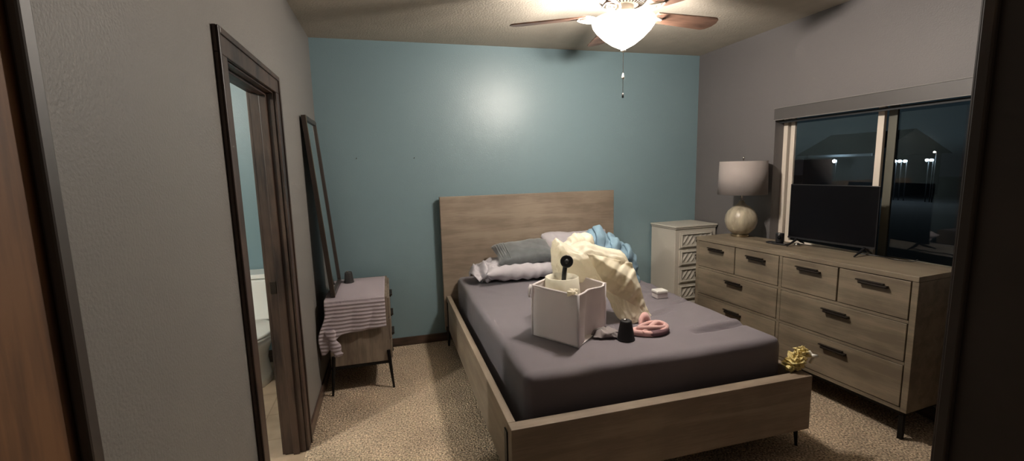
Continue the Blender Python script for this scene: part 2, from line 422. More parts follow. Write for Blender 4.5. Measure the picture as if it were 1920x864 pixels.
# ------------------------------------------------------------------ bed
bed = thing('bed_frame', 'greige wooden panel bed frame standing against the teal wall', 'bed', (1.75, -1.15, 0))
BL, BR, BYF = .955, 2.548, -2.205
obj('headboard', B(.932, 2.553, -.085, -.035, .12, 1.287), M['bedwood'], bed, bevel=.004)
obj('side_rail', B(BL, BL+.036, BYF+.062, -.086, .14, .43), M['bedwood_y'], bed, bevel=.003)
obj('side_rail', B(BR-.036, BR, BYF+.062, -.086, .14, .43), M['bedwood_y'], bed, bevel=.003)
obj('footboard', B(BL, BR, BYF, BYF+.0615, .14, .43), M['bedwood'], bed, bevel=.003)
obj('slat_base', B(BL+.037, BR-.037, BYF+.063, -.087, .17, .20), M['bedwood'], bed)
for x, y in ((BL+.012,-2.12),(BR-.02,-2.12),(BL+.012,-.13),(BR-.02,-.13)):
    bm = BM(); s = -1 if x < 1.5 else 1
    xx = BL-.006 if s < 0 else BR-.002
    box(bm, xx, xx+.008, y-.02, y+.02, .16, .385)
    tube(bm, [(xx+.004,y,.17),(xx+.004,y,.135),(xx+.004+s*.003,y-.012,0)], [.018,.018,.009], 4)
    l = obj('leg', bm, M['black'], bed, bevel=0); l['label'] = 'slim black metal leg'

# mattress under a fitted sheet: rounded box with wrinkles
MX0, MX1, MY0, MY1, MZ0, MZ1 = 1.05, 2.468, -2.10, -.10, .205, .60
creases = [((2.10,-1.875),(2.52,-1.83),.017,-.034),((2.11,-1.835),(2.52,-1.785),.03,.014),((2.02,-1.55),(2.22,-1.49),.015,-.018),((2.02,-1.52),(2.22,-1.45),.02,.006),
           ((2.30,-1.39),(2.47,-1.33),.015,-.018),((2.30,-1.06),(2.31,-.93),.02,-.012),((2.32,-1.06),(2.36,-.93),.02,.008),((2.25,-.80),(2.50,-.95),.02,.01),
           ((2.0,-1.32),(2.3,-1.30),.03,.006),((2.1,-1.1),(2.45,-1.2),.02,.007),((1.12,-.5),(1.3,-.8),.03,.004)]
def crease(x, y):
    h = 0
    for (a, b, w, amp) in creases:
        A = Vector(a); Bv = Vector(b); d = Bv-A; t = max(0, min(1, (Vector((x,y))-A).dot(d)/d.length_squared))
        q = (Vector((x,y))-A-d*t).length
        h += amp*math.exp(-(q/w)**2)*(.35+.65*math.sin(PI*min(1,max(0,t*.9+.08))))
    return h
def rbox(p, lo, hi, r):
    """closest point mapping onto a rounded box for a point on the box surface"""
    c = Vector([min(max(p[i], lo[i]+r), hi[i]-r) for i in range(3)])
    d = Vector(p)-c
    return c+d.normalized()*r if d.length > 1e-9 else Vector(p)
def rounded_grid(lo, hi, r, step, disp=None):
    bm = BM(); V = {}
    n = [max(2, int(round((hi[i]-lo[i])/step))) for i in range(3)]
    def vert(i, j, k):
        key = (i, j, k)
        if key not in V:
            p = [lo[a]+(hi[a]-lo[a])*v/n[a] for a, v in enumerate((i, j, k))]
            q = rbox(p, lo, hi, r)
            if disp: q = disp(q)
            V[key] = bm.verts.new(q)
        return V[key]
    for a in range(3):
        b, c = [q for q in range(3) if q != a]
        for side in (0, n[a]):
            for i in range(n[b]):
                for j in range(n[c]):
                    ks = []
                    for di, dj in ((0,0),(1,0),(1,1),(0,1)):
                        t = [0,0,0]; t[a] = side; t[b] = i+di; t[c] = j+dj; ks.append(vert(*t))
                    bm.faces.new(ks)
    return bm
def mdisp(q):
    top = smoothstep(MZ1-.03, MZ1-.002, q.z)
    n = noise.noise(Vector((q.x*3, q.y*3, q.z*2)))*.006+noise.noise(q*9)*.0018
    if top > 0: q.z += top*(n+crease(q.x, q.y)*1.0)
    side = 1-top
    if q.y < MY0+.05: q.y += side*n*1.2
    if q.x < MX0+.05: q.x += side*n*1.2
    return q
tag(obj('mattress', rounded_grid((MX0,MY0,MZ0),(MX1,MY1,MZ1),.045,.0145,mdisp), M['sheet'], smooth=True),
    'thick mattress in a dusky grey fitted sheet lying in the bed frame', 'mattress')

# pillows -------------------------------------------------------------------
def pillow(w, d, h, seed, wr=.006, n=44, ear=.06, freqs=(9,14,21,30), bend=0, power=.42):
    bm = BM(); cr = Crumple(seed, freqs, [wr*1.2, wr, wr*.7, wr*.4])
    G = {}
    for s in (1, -1):
        for i in range(n+1):
            for j in range(n+1):
                u = -1+2*i/n; v = -1+2*j/n
                e = max(abs(u), abs(v)) > .9999
                if s == -1 and e: G[s,i,j] = G[1,i,j]; continue
                t = max(0, (1-u**4)*(1-v**4))**power
                k = 1+ear*(abs(u)*abs(v))**3-.05*(1-abs(u))*abs(v)**2-.05*(1-abs(v))*abs(u)**2
                x = u*w/2*k; y = v*d/2*k
                zz = s*h/2*t
                p = Vector((x, y, zz))
                zz += s*cr(p)*min(1, t*2.5)+(cr(p*1.3)*.8 if e else 0)+bend*u*u
                G[s,i,j] = bm.verts.new((x, y, zz))
        for i in range(n):
            for j in range(n):
                q = [G[s,i,j],G[s,i+1,j],G[s,i+1,j+1],G[s,i,j+1]]
                bm.faces.new(q if s > 0 else q[::-1])
    return bm
def place(bm, loc, rot=(0,0,0)):
    from mathutils import Euler
    bm.transform(Matrix.Translation(loc) @ Euler(rot).to_matrix().to_4x4()); return bm
p1 = pillow(.74,.44,.155,3,.007,60,.10,(7,11,17,26))
tag(obj('pillow', place(p1,(1.60,-.335,.692),(math.radians(-3),0,math.radians(2))), M['pillowcase'], smooth=True),
    'pale lilac pillow lying flat on the mattress under the grey velvet cushion', 'pillow')
# loose open end of its case, at the left
bm = BM()
cr = Crumple(12, (10,17,26,40), (.018,.012,.007,.004)); nu, nv = 40, 28; g = {}
for i in range(nu+1):
    t = i/nu
    for j in range(nv):
        a = 2*PI*j/nv
        rx = .105*(1-.10*t); rz = .062+.018*math.sin(PI*t)-.012*t
        c = Vector((1.42-.26*t, -.355-.02*t, .672+.028*math.sin(PI*t*.9)-.03*t))
        p = c+Vector((-.05*math.sin(a)*t, rx*math.cos(a), rz*math.sin(a)))
        nrm = Vector((0, math.cos(a), math.sin(a)))
        p += nrm*cr(p)*(.4+1.1*t)
        p.z = max(p.z, .606)
        g[i,j] = bm.verts.new(p)
for i in range(nu):
    for j in range(nv): bm.faces.new((g[i,j],g[i,(j+1)%nv],g[i+1,(j+1)%nv],g[i+1,j]))
e = obj('pillowcase_end', bm, M['pillowcase'], bpy.data.objects['pillow'], smooth=False)
sm = e.modifiers.new('solid','SOLIDIFY'); sm.thickness = .003
e.data.polygons.foreach_set('use_smooth', [True]*len(e.data.polygons))
# child of a located mesh: keep world placement
e['label'] = 'open crumpled end of the pillowcase'

p2 = pillow(.47,.34,.12,5,.0022,44,.05,(5,9,14,20))
c2 = obj('cushion', place(p2,(1.575,-.375,.824),(math.radians(14),math.radians(-4),math.radians(-3))), M['velvet'], smooth=True)
tag(c2, 'dark grey velvet cushion lying on the pale lilac pillow', 'cushion')
bm = BM()
from mathutils import Euler
M2 = Matrix.Translation((1.575,-.375,.824)) @ Euler((math.radians(14),math.radians(-4),math.radians(-3))).to_matrix().to_4x4()
for k in range(5):
    x = -.215+k*.017
    pts = []
    for q in range(15):
        v = -.92+1.84*q/14; u = x/.235
        t = max(0,(1-u**4)*(1-v**4))**.42
        pts.append(M2 @ Vector((x, v*.17*.97, .06*t+.0015)))
    tube(bm, pts, .0042, 8)
st = obj('corded_stripes', bm, M['velvet'], c2, smooth=True)
p3 = pillow(.62,.40,.13,8,.005,44,.08,(7,11,17,26))
tag(obj('pillow', place(p3,(2.14,-.22,.785),(math.radians(40),0,math.radians(-2))), M['pillowcase'], smooth=True),
    'pale lilac pillow leaning on the headboard behind the cream bag', 'pillow')

# blue garment heap -----------------------------------------------------------
n = 110; m_ = 60
crb = Crumple(21, (3.1,5,8,13,21,34), (.020,.017,.011,.007,.004,.002))
prof = [(-.305,.0),(-.285,.19),(-.255,.31),(-.19,.375),(-.11,.40),(-.03,.395),(.07,.345),(.165,.285),(.22,.25),(.26,.17),(.285,.05),(.295,.0)]
def ph(x):
    for (a, ha), (b, hb) in zip(prof, prof[1:]):
        if a <= x <= b: return ha+(hb-ha)*(x-a)/(b-a)
    return 0
def heap(u, v, off=0.0):
    """u, v in 0..1: along the heap, and from its foot at the camera side over the crest to the back"""
    x = -.305+.60*u; h = ph(x); a = PI*v
    dp = .19*(h/.40)**.6+.004
    p = Vector((2.125+x, -.72-dp*math.cos(a), .605+h*max(0, math.sin(a))**.75))
    nrm = Vector((x*1.2, -math.cos(a), math.sin(a)+.1)).normalized()
    k = min(1, h*8)*max(0, math.sin(a))**.4
    f = tri((x+.45*math.cos(a)+.16*noise.noise(p*3.5+Vector((4,1,2))))*2.3)
    p += nrm*((crb(p)+.014*f)*k+off)
    p.z = max(p.z, .604)
    return p
bm = BM(); g = {}
for i in range(n+1):
    for j in range(m_+1): g[i,j] = bm.verts.new(heap(i/n, j/m_))
for i in range(n):
    for j in range(m_): bm.faces.new((g[i,j],g[i+1,j],g[i+1,j+1],g[i,j+1]))
bm.faces.new([g[0,j] for j in range(m_+1)]); bm.faces.new([g[n,j] for j in range(m_,-1,-1)])
blue = obj('blue_garment', bm, M['blue'], smooth=True)
tag(blue, 'pale blue garment heaped on the mattress behind the cream plastic bag', 'clothing')
# turned-over lapels / sleeve lying on the heap
def ribbon(bm, pts, widths, th=.006, up=(0,0,1)):
    pts = [Vector(p) for p in pts]; L = []
    for i, p in enumerate(pts):
        t = (pts[min(i+1,len(pts)-1)]-pts[max(i-1,0)]).normalized(); s = t.cross(Vector(up)).normalized(); w = s.cross(t).normalized()
        wd = widths[i]/2
        L.append([bm.verts.new(p-s*wd), bm.verts.new(p+w*th*1.5), bm.verts.new(p+s*wd), bm.verts.new(p-w*th)])
    for a, b in zip(L, L[1:]):
        for k in range(4): bm.faces.new((a[k], a[(k+1)%4], b[(k+1)%4], b[k]))
    bm.faces.new(L[0][::-1]); bm.faces.new(L[-1])
    return bm
def bez(pts, n=14):
    out = []
    P = [Vector(p) for p in pts]; P = [P[0]*2-P[1]]+P+[P[-1]*2-P[-2]]
    for i in range(1, len(P)-2):
        for k in range(n):
            t = k/n; a, b, c, d = P[i-1:i+3]
            out.append(.5*((2*b)+(c-a)*t+(2*a-5*b+4*c-d)*t*t+(3*b-a-3*c+d)*t**3))
    out.append(P[-2]); return out
for (ua, va, ub, vb, w0) in ((.30,.16,.47,.60,.11),(.50,.15,.68,.58,.13),(.74,.16,.80,.60,.10)):
    bm = BM(); g = {}; ni, nj = 24, 14
    for i in range(ni+1):
        t = i/ni
        for j in range(nj+1):
            q = j/nj-.5
            u = ua+(ub-ua)*t+q*w0*(.75+.5*math.sin(PI*t))+.02*math.sin(t*6); v = va+(vb-va)*t
            g[i,j] = bm.verts.new(heap(min(.98,max(.02,u)), v, .004+.022*max(0, 1-(2*q)**2)**.5*(.4+.6*math.sin(PI*t))))
    for i in range(ni):
        for j in range(nj): bm.faces.new((g[i,j],g[i+1,j],g[i+1,j+1],g[i,j+1]))
    o = obj('folded_edge', bm, M['blue'], blue, smooth=True)
    sb = o.modifiers.new('s','SOLIDIFY'); sb.thickness = .004; sb.offset = -1

# white storage cube ------------------------------------------------------------
A_, B_, C_, D_ = Vector((1.24,-1.63)), Vector((1.40,-1.885)), Vector((1.672,-1.64)), Vector((1.512,-1.38))
cube = thing('storage_cube', 'white fabric storage cube standing open on the mattress', 'storage bin', (1.45,-1.63,.603))
def panel(P, Q, h0, h1, bow, name, inw=0.0, th=.007, seed=1):
    bm = BM(); n = 26; d = (Q-P); nr = Vector((d.y, -d.x)).normalized(); g = {}
    for s in (0, 1):
        for i in range(n+1):
            for j in range(n+1):
                u, v = i/n, j/n
                p = P+d*u; off = bow(u, v)+.002*noise.noise(Vector((u*4+seed, v*4, seed)))
                p = p+nr*(off-s*th)
                g[s,i,j] = bm.verts.new((p.x, p.y, .604+(h0+(h1-h0)*u)*v))
    for s in (0,1):
        for i in range(n):
            for j in range(n): bm.faces.new((g[s,i,j],g[s,i+1,j],g[s,i+1,j+1],g[s,i,j+1]))
    for i in range(n):
        for j in (0, n): bm.faces.new((g[0,i,j],g[0,i+1,j],g[1,i+1,j],g[1,i,j]))
        for k in (0, n): bm.faces.new((g[0,k,i],g[0,k,i+1],g[1,k,i+1],g[1,k,i]))
    o = obj(name, bm, M['whitefabric'], cube, smooth=True)
    # stitched binding along the rim and the corner
    bm = BM(); pts = []
    for i in range(n+1):
        u = i/n; p = P+d*u+nr*(bow(u,1)-th/2); pts.append((p.x,p.y,.604+(h0+(h1-h0)*u)))
    tube(bm, pts, .0062, 8, up=(0,0,1))
    obj('rim_binding', bm, M['whitefabric'], o, smooth=True)
    return o
panel(A_, B_, .28, .272, lambda u,v: .006*math.sin(PI*u)*v, 'front_panel', seed=1)
panel(B_, C_, .272, .252, lambda u,v: (-.045*math.exp(-((u-.42)/.13)**2)*(1-v*.75)+.030*math.exp(-((u-.8)/.2)**2)*v*math.sin(PI*min(1,u)))*smoothstep(0,.12,u)*smoothstep(0,.12,1-u), 'side_panel', seed=2)
panel(C_, D_, .252, .27, lambda u,v: .01*math.sin(PI*u)*v, 'back_panel', seed=3)
panel(D_, A_, .27, .28, lambda u,v: .006*math.sin(PI*u)*v, 'side_panel', seed=4)
for P, h in ((A_,.28),(B_,.272),(C_,.252),(D_,.27)):
    bm = BM(); tube(bm, [(P.x,P.y,.606),(P.x,P.y,.604+h+.004)], .0058, 8)
    obj('corner_binding', bm, M['whitefabric'], cube, smooth=True)
bm = BM()
lo = [bm.verts.new((p.x,p.y,.605)) for p in (A_,B_,C_,D_)]; hi = [bm.verts.new((p.x,p.y,.610)) for p in (A_,B_,C_,D_)]
bm.faces.new(lo); bm.faces.new(hi)
for i in range(4): bm.faces.new((lo[i],lo[(i+1)%4],hi[(i+1)%4],hi[i]))
obj('base_panel', bm, M['whitefabric'], cube)
# folded handle flap at the left corner
bm = BM(); ribbon(bm, [(1.236,-1.628,.884),(1.226,-1.626,.86),(1.224,-1.625,.82)], [.05,.05,.035], .003, up=(1,0,0)); obj('corner_tab', bm, M['whitefabric'], cube, smooth=True)

# cream paper cone standing in the cube
pr = [(.104,.0),(.102,.10),(.098,.20),(.091,.292),(.087,.294),(.093,.20),(.097,.10),(.099,.004),(0,.004)]
bm = lathe(BM(), [(.0,.0)]+pr, 64, (1.432,-1.585,.612))
c3 = Crumple(33, (8,13), (.003,.002))
for v in bm.verts:
    r = Vector((v.co.x-1.432, v.co.y+1.585, 0))
    if r.length > .05: v.co += r.normalized()*c3(v.co)
tag(obj('paper_tube', bm, M['paper'], smooth=True), 'wide cream paper tube standing in the white storage cube', 'tube')

# black round-headed tool in the tube
tool = thing('round_headed_tool', 'black handle with a round disc head sticking up from the cream paper tube', 'tool', (1.435,-1.585,.64))
hd = Vector((-.36,-.90,.20)).normalized()
Mh = frame_at(Vector((1.456,-1.60,.992)), hd)
bm = lathe(BM(), [(0,-.05),(.018,-.05),(.025,-.03),(.033,-.012),(.036,-.004),(.036,.006),(.0325,.010),(.030,.004),(.016,.003),(.014,.0065),(0,.0065)], 40, M=Mh)
h_ = obj('disc_head', bm, M['blackmatte'], tool, smooth=False, bevel=.0008)
bm = lathe(BM(), [(0,.0065),(.013,.0065),(.012,.010),(0,.011)], 32, M=Mh); obj('cap', bm, mat('dark_grey_plastic', (.05,.05,.052), .5), h_, smooth=True)
bm = BM(); tube(bm, bez([(1.462,-1.572,.985),(1.455,-1.575,.95),(1.445,-1.58,.88),(1.435,-1.585,.66)],6), .013, 16); obj('handle', bm, M['blackplastic'], tool, smooth=True)

# cream plastic bag -------------------------------------------------------------
secs = [((1.436,1.020),(1.434,.945),-1.44,.02),((1.450,1.072),(1.440,.880),-1.44,.055),((1.472,1.088),(1.462,.850),-1.43,.085),((1.560,1.046),(1.576,.825),-1.42,.115),((1.646,1.064),(1.674,.800),-1.42,.115),
        ((1.769,1.023),(1.745,.765),-1.45,.095),((1.868,.980),(1.766,.717),-1.50,.075),((1.90,.842),(1.770,.672),-1.55,.058),((1.925,.718),(1.782,.626),-1.60,.042),((1.952,.662),(1.812,.608),-1.635,.026),((1.965,.640),(1.835,.606),-1.655,.010)]
def lerp(a, b, t): return a+(b-a)*t
K, NA = 3, 30
cr = Crumple(41, (3.2,5,8.5), (.008,.008,.006))
rg = random.Random(5)
def sec(i, t):
    def cm(f):
        v = [f(secs[max(0,min(len(secs)-1,k))]) for k in (i-1,i,i+1,i+2)]
        a,b,c,d = v; return .5*((2*b)+(c-a)*t+(2*a-5*b+4*c-d)*t*t+(3*b-a-3*c+d)*t**3)
    return [cm(f) for f in (lambda s:s[0][0],lambda s:s[0][1],lambda s:s[1][0],lambda s:s[1][1],lambda s:s[2],lambda s:s[3])]
bm = BM(); rings = []
for i in range(len(secs)-1):
    for k in range(K+(i == len(secs)-2)):
        tx,tz,bx,bz,y,d = sec(i, k/K)
        c = Vector(((tx+bx)/2, y, (tz+bz)/2)); h = Vector(((tx-bx)/2, 0, (tz-bz)/2))
        ring = []
        for q in range(NA):
            am = min(1, d/.08)
            a = 2*PI*(q+rg.uniform(-.38,.38)*am)/NA
            ca, sa = math.cos(a), math.sin(a)
            e = h*(abs(ca)**.8*(1 if ca > 0 else -1))+Vector((0,-1,0))*d*(abs(sa)**.8*(1 if sa > 0 else -1))
            p = c+e; nn = e.normalized()
            p += nn*(cr(p)+rg.uniform(-.007,.007)+.010*(-1)**q*smoothstep(2,7,i+k/K))*am*(1-.5*abs(ca)**3)
            p += Vector((rg.uniform(-.010,.010),0,rg.uniform(-.006,.006)))*am*(1-abs(ca)**4)
            p.z = max(p.z, .6045)
            ring.append(bm.verts.new(p))
        rings.append(ring)
for a, b in zip(rings, rings[1:]):
    for q in range(NA):
        v = [a[q],a[(q+1)%NA],b[(q+1)%NA],b[q]]
        if rg.random() < .72: bm.faces.new((v[0],v[1],v[2])); bm.faces.new((v[0],v[2],v[3]))
        else: bm.faces.new((v[0],v[1],v[3])); bm.faces.new((v[1],v[2],v[3]))
bm.faces.new(rings[0][::-1]); bm.faces.new(rings[-1])
bmesh.ops.subdivide_edges(bm, edges=bm.edges[:], cuts=3, use_grid_fill=True)
fine = Crumple(43, (14,26,40), (.0022,.0016,.001))
for v in bm.verts: v.co += (v.co-Vector((1.65,-1.45,.85))).normalized()*fine(v.co)
bmesh.ops.smooth_vert(bm, verts=bm.verts[:], factor=.45, use_axis_x=True, use_axis_y=True, use_axis_z=True)
for v in bm.verts: v.co.z = max(v.co.z, .6045)
bag = obj('plastic_bag', bm, M['bag'], smooth=True)
tag(bag, 'crumpled cream plastic bag draped over the back of the white storage cube', 'bag')
# twisted neck rising behind the bag
bm = BM(); cr = Crumple(52, (9,15,24,38), (.012,.009,.006,.003))
pts = bez([(1.60,-1.23,.985),(1.66,-1.20,1.000),(1.72,-1.18,1.022),(1.77,-1.17,1.015),(1.80,-1.165,.98)],10)
rd = [.026+.032*math.sin(PI*(.15+.7*i/(len(pts)-1))) for i in range(len(pts))]
tube(bm, pts, rd, 40)
for v in bm.verts: v.co += (v.co-Vector((1.71,-1.19,1.0))).normalized()*cr(v.co)*.7
obj('bag_neck', bm, M['bag'], bag, smooth=True)
# sheet-like flap of the bag that runs to the right-hand ridge
bm = BM(); cr = Crumple(61, (5,9,15,26), (.012,.009,.006,.003)); g = {}; n = 40
c00, c10, c01, c11 = Vector((1.60,-1.565,1.025)), Vector((1.872,-1.60,.955)), Vector((1.715,-1.60,.80)), Vector((1.945,-1.68,.66))
for i in range(n+1):
    for j in range(n+1):
        u, v = i/n, j/n
        p = c00*(1-u)*(1-v)+c10*u*(1-v)+c01*(1-u)*v+c11*u*v
        p += Vector((-.2,-.9,.3))*(cr(p)+.035*math.sin(PI*u)*math.sin(PI*v)-.03)
        p.z = max(p.z, .606); g[i,j] = bm.verts.new(p)
for i in range(n):
    for j in range(n): bm.faces.new((g[i,j],g[i+1,j],g[i+1,j+1],g[i,j+1]))
fl = obj('bag_flap', bm, M['bag'], bag, smooth=True); sm = fl.modifiers.new('s','SOLIDIFY'); sm.thickness = .0015
# crumpled rim of the bag spilling over the cube's near corner
bm = BM(); cr = Crumple(77, (22,35,50), (.008,.006,.004))
lathe(bm, [(0,-.012),(.022,-.009),(.03,0),(.026,.010),(.012,.016),(0,.014)], 28, (1.388,-1.845,.884))
for v in bm.verts: v.co += (v.co-Vector((1.388,-1.845,.884))).normalized()*cr(v.co)
tag(obj('plastic_scrap', bm, M['bag'], smooth=False), 'small clear crumpled plastic wrap on the near corner of the white storage cube', 'wrapper')

# crumpled tissue next to the black cup
bm = BM(); cr = Crumple(81, (12,20,33), (.012,.009,.005)); g = {}; n = 26
for i in range(n+1):
    for j in range(n+1):
        u, v = i/n*2-1, j/n*2-1
        x = 1.612+u*.07+.015*v; y = -1.775+v*.05-.03*u
        z = .612+.05*max(0, 1-u*u-v*v)**.5*.6+max(0, cr((x,y,0)))*1.2*max(0,1-.5*(u*u+v*v))
        g[i,j] = bm.verts.new((x+.02*noise.noise(Vector((u*3,v*3,1))), y+.02*noise.noise(Vector((u*3,v*3,5))), max(.606,z)))
for i in range(n):
    for j in range(n): bm.faces.new((g[i,j],g[i+1,j],g[i+1,j+1],g[i,j+1]))
ti = obj('crumpled_tissue', bm, M['tissue'], smooth=True); tag(ti, 'crumpled greyish tissue between the white storage cube and the black cup', 'tissue')
sm = ti.modifiers.new('s','SOLIDIFY'); sm.thickness = .0015; sm.offset = 1

# pink cloth tip under the bag's tail
bm = BM(); ribbon(bm, bez([(1.855,-1.73,.610),(1.86,-1.715,.635),(1.885,-1.70,.655),(1.915,-1.69,.645),(1.925,-1.695,.614)],6), [.05]*25, .006, up=(.4,-.8,.3))
tag(obj('pink_cloth', bm, M['pink'], smooth=True), 'folded tip of pink cloth poking out under the end of the cream bag', 'cloth')

# black cups
def cup(loc, label, m_, hgt=.105, r0=.046, r1=.029):
    t = thing('cup', label, 'cup', loc, 0, None)
    k = hgt
    bm = lathe(BM(), [(r0-.003,.0),(r0,.0),(r0,.004),(r1+.002,k-.012),(r1,k-.004),(r1-.004,k),(0,k),(0,k-.004),(r1-.006,k-.006),(r0-.005,.0),(r0-.003,0)], 48)
    obj('cup_body', bm, m_, t, local=True, smooth=False, bevel=.001)
    bm = lathe(BM(), [(r0-.001,.0),(r0+.0012,.001),(r0+.0012,.006),(r0-.001,.007)], 48); obj('rim', bm, m_, t, local=True, smooth=True)
    bm = lathe(BM(), [(0,.0),(.009,.0),(.011,.004),(.008,.008),(0,.010)], 24, (-.006,0,k-.001)); kk = obj('knob', bm, M['chrome'], t, local=True, smooth=True)
    kk['label'] = 'small shiny knob'
    return t
cup((1.686,-1.850,.603), 'black tapered cup standing upside down on the mattress beside the pink headband', M['blackmatte'])

# pink twisted headband
hb = thing('headband', 'blush pink twisted fabric headband lying on the mattress right of the black cup', 'headband', (1.85,-1.815,.603))
loop = []
for k in range(48):
    a = 2*PI*k/48
    loop.append((1.855+.098*math.cos(a)+.012*math.sin(2*a), -1.815+.050*math.sin(a), .620+.004*math.sin(2*a+1)+.005*math.cos(a)))
bm = BM(); tube(bm, loop, .0155, 12, flat=1.15, closed=True); obj('outer_band', bm, M['pink'], hb, smooth=True)
loop = []
for k in range(48):
    a = 2*PI*k/48
    loop.append((1.868+.078*math.cos(a)-.02*math.sin(a), -1.81+.034*math.sin(a)+.010*math.cos(a), .638+.006*math.sin(2*a)))
bm = BM(); tube(bm, loop, .0125, 12, flat=1.2, closed=True); obj('twisted_band', bm, M['pink'], hb, smooth=True)
bm = BM(); tube(bm, bez([(1.785,-1.85,.622),(1.84,-1.83,.642),(1.90,-1.80,.652),(1.945,-1.79,.632)],8), .013, 12); obj('cross_band', bm, M['pink'], hb, smooth=True)
bm = lathe(BM(), [(0,.0),(.055,.002),(.062,.014),(.05,.03),(0,.034)], 40, (0,0,0)); 
bm.transform(Matrix.Translation((1.885,-1.835,.6045)) @ Matrix.Rotation(.3,4,'Z') @ Matrix.Diagonal((1.35,.75,1,1)))
ln = obj('lining', bm, M['maroon'], hb, smooth=True); ln['label'] = 'dark maroon inside of the headband'

# small white box
wb = thing('small_box', 'small white lidded box on the mattress near the white chest', 'box', (2.29,-1.245,.603), math.radians(-12))
obj('box_body', B(2.245,2.325,-1.285,-1.215,.606,.640), M['whitefabric'], wb, bevel=.002)
obj('lid', B(2.242,2.328,-1.288,-1.212,.6403,.660), M['porcelain'], wb, bevel=.006)

# yellow mesh scrunchie
ys = thing('bath_pouf', 'crumpled yellow mesh pouf lying on the right end of the footboard', 'bath pouf', (2.50,-2.13,.432))
def ruffle(seed, c, r, sx, turns, m_, name, amp=.02):
    rr = random.Random(seed); bm = BM(); g = []
    nu, nv = 130, 7
    for i in range(nu+1):
        t = i/nu; a = turns*2*PI*t; b = (t*PI*1.0)
        base = Vector((math.cos(a)*math.sin(b), math.sin(a)*math.sin(b), math.cos(b)))
        row = []
        for j in range(nv):
            s = j/(nv-1)
            q = base*(.45+.55*s)*r
            q += amp*s*Vector((noise.noise(Vector((t*40,s*2,seed))), noise.noise(Vector((t*40,s*2,seed+9))), noise.noise(Vector((t*40,s*2,seed+19)))))
            q.x *= sx
            row.append(bm.verts.new(q+Vector(c)))
        g.append(row)
    for a, b in zip(g, g[1:]):
        for j in range(nv-1): bm.faces.new((a[j],a[j+1],b[j+1],b[j]))
    o = obj(name, bm, m_, ys, smooth=True); sm = o.modifiers.new('s','SOLIDIFY'); sm.thickness = .0018
    return o
ruffle(3, (2.515,-2.128,.482), .042, 1.25, 6, M['yellow'], 'ruffled_mesh', .03)
ruffle(5, (2.555,-2.128,.518), .034, 1.1, 5, M['yellow'], 'ruffled_mesh', .025)
ruffle(8, (2.490,-2.125,.462), .032, 1.2, 5, M['yellow'], 'ruffled_mesh', .022)
bm = lathe(BM(), [(0,-.034),(.03,-.026),(.042,0),(.03,.026),(0,.034)], 40, (0,0,0))
bmesh.ops.subdivide_edges(bm, edges=bm.edges[:], cuts=2, use_grid_fill=True)
crp = Crumple(99, (30,48,70), (.007,.005,.003))
bm.transform(Matrix.Translation((2.525,-2.130,.480)) @ Matrix.Rotation(-.5,4,'Y') @ Matrix.Diagonal((1.35,.9,1,1)))
for v in bm.verts: v.co += (v.co-Vector((2.525,-2.130,.480))).normalized()*crp(v.co); v.co.z = max(v.co.z, .4325)
obj('core', bm, M['yellow'], ys, smooth=False)
bm = BM(); ribbon(bm, [(2.565,-2.13,.505),(2.595,-2.14,.515),(2.615,-2.145,.495),(2.60,-2.14,.462)], [.03,.035,.03,.02], .004, up=(0,-1,.2)); obj('pale_flap', bm, M['paper'], ys, smooth=True)
bm = BM(); tube(bm, [(2.60,-2.145,.505),(2.635,-2.15,.500)], [.011,.008], 12); tg = obj('bead', bm, M['porcelain'], ys, smooth=True)

# ------------------------------------------------------------------ nightstand (left)
NX0, NX1, NY0, NY1, NZ0, NZ1 = .075, .468, -.75, -.11, .195, .66
ns = thing('nightstand', 'greige wooden nightstand on black metal legs against the left wall', 'nightstand', ((NX0+NX1)/2, (NY0+NY1)/2, 0))
obj('body', B(NX0, NX1, NY0, NY1, NZ0, NZ1), M['nswood'], ns, bevel=.004)
dz = [(.505,.645),(.355,.495),(.21,.345)]
for a, b in dz:
    d = obj('drawer', B(NX1+.0005, NX1+.014, NY0+.012, NY1-.012, a, b), M['nswood'], ns, bevel=.002)
    bm = BM(); box(bm, NX1+.0145, NX1+.034, -.50, -.36, (a+b)/2+.018, (a+b)/2+.03); box(bm, NX1+.0145, NX1+.026, -.48, -.38, (a+b)/2+.004, (a+b)/2+.017)
    obj('pull', bm, M['pull'], d, bevel=.001)
bm = BM(); box(bm, NX0+.0, NX1+.004, NY0-.003, NY0+.012, .178, .1945); box(bm, NX0, NX1+.004, NY1-.012, NY1+.003, .178, .1945); box(bm, NX0, NX0+.015, NY0+.012, NY1-.012, .178, .1945); box(bm, NX1-.011, NX1+.004, NY0+.012, NY1-.012, .178, .1945)
obj('base_frame', bm, M['black'], ns)
for x, sx in ((NX0+.02,-1),(NX1-.012,1)):
    for y, sy in ((NY0,-1),(NY1,1)):
        bm = BM(); tube(bm, [(x,y+sy*.006,.275),(x+sx*.006,y+sy*.009,.18),(x+sx*.022,y+sy*.02,0)], [.0115,.0115,.007], 4)
        obj('leg', bm, M['black'], ns)

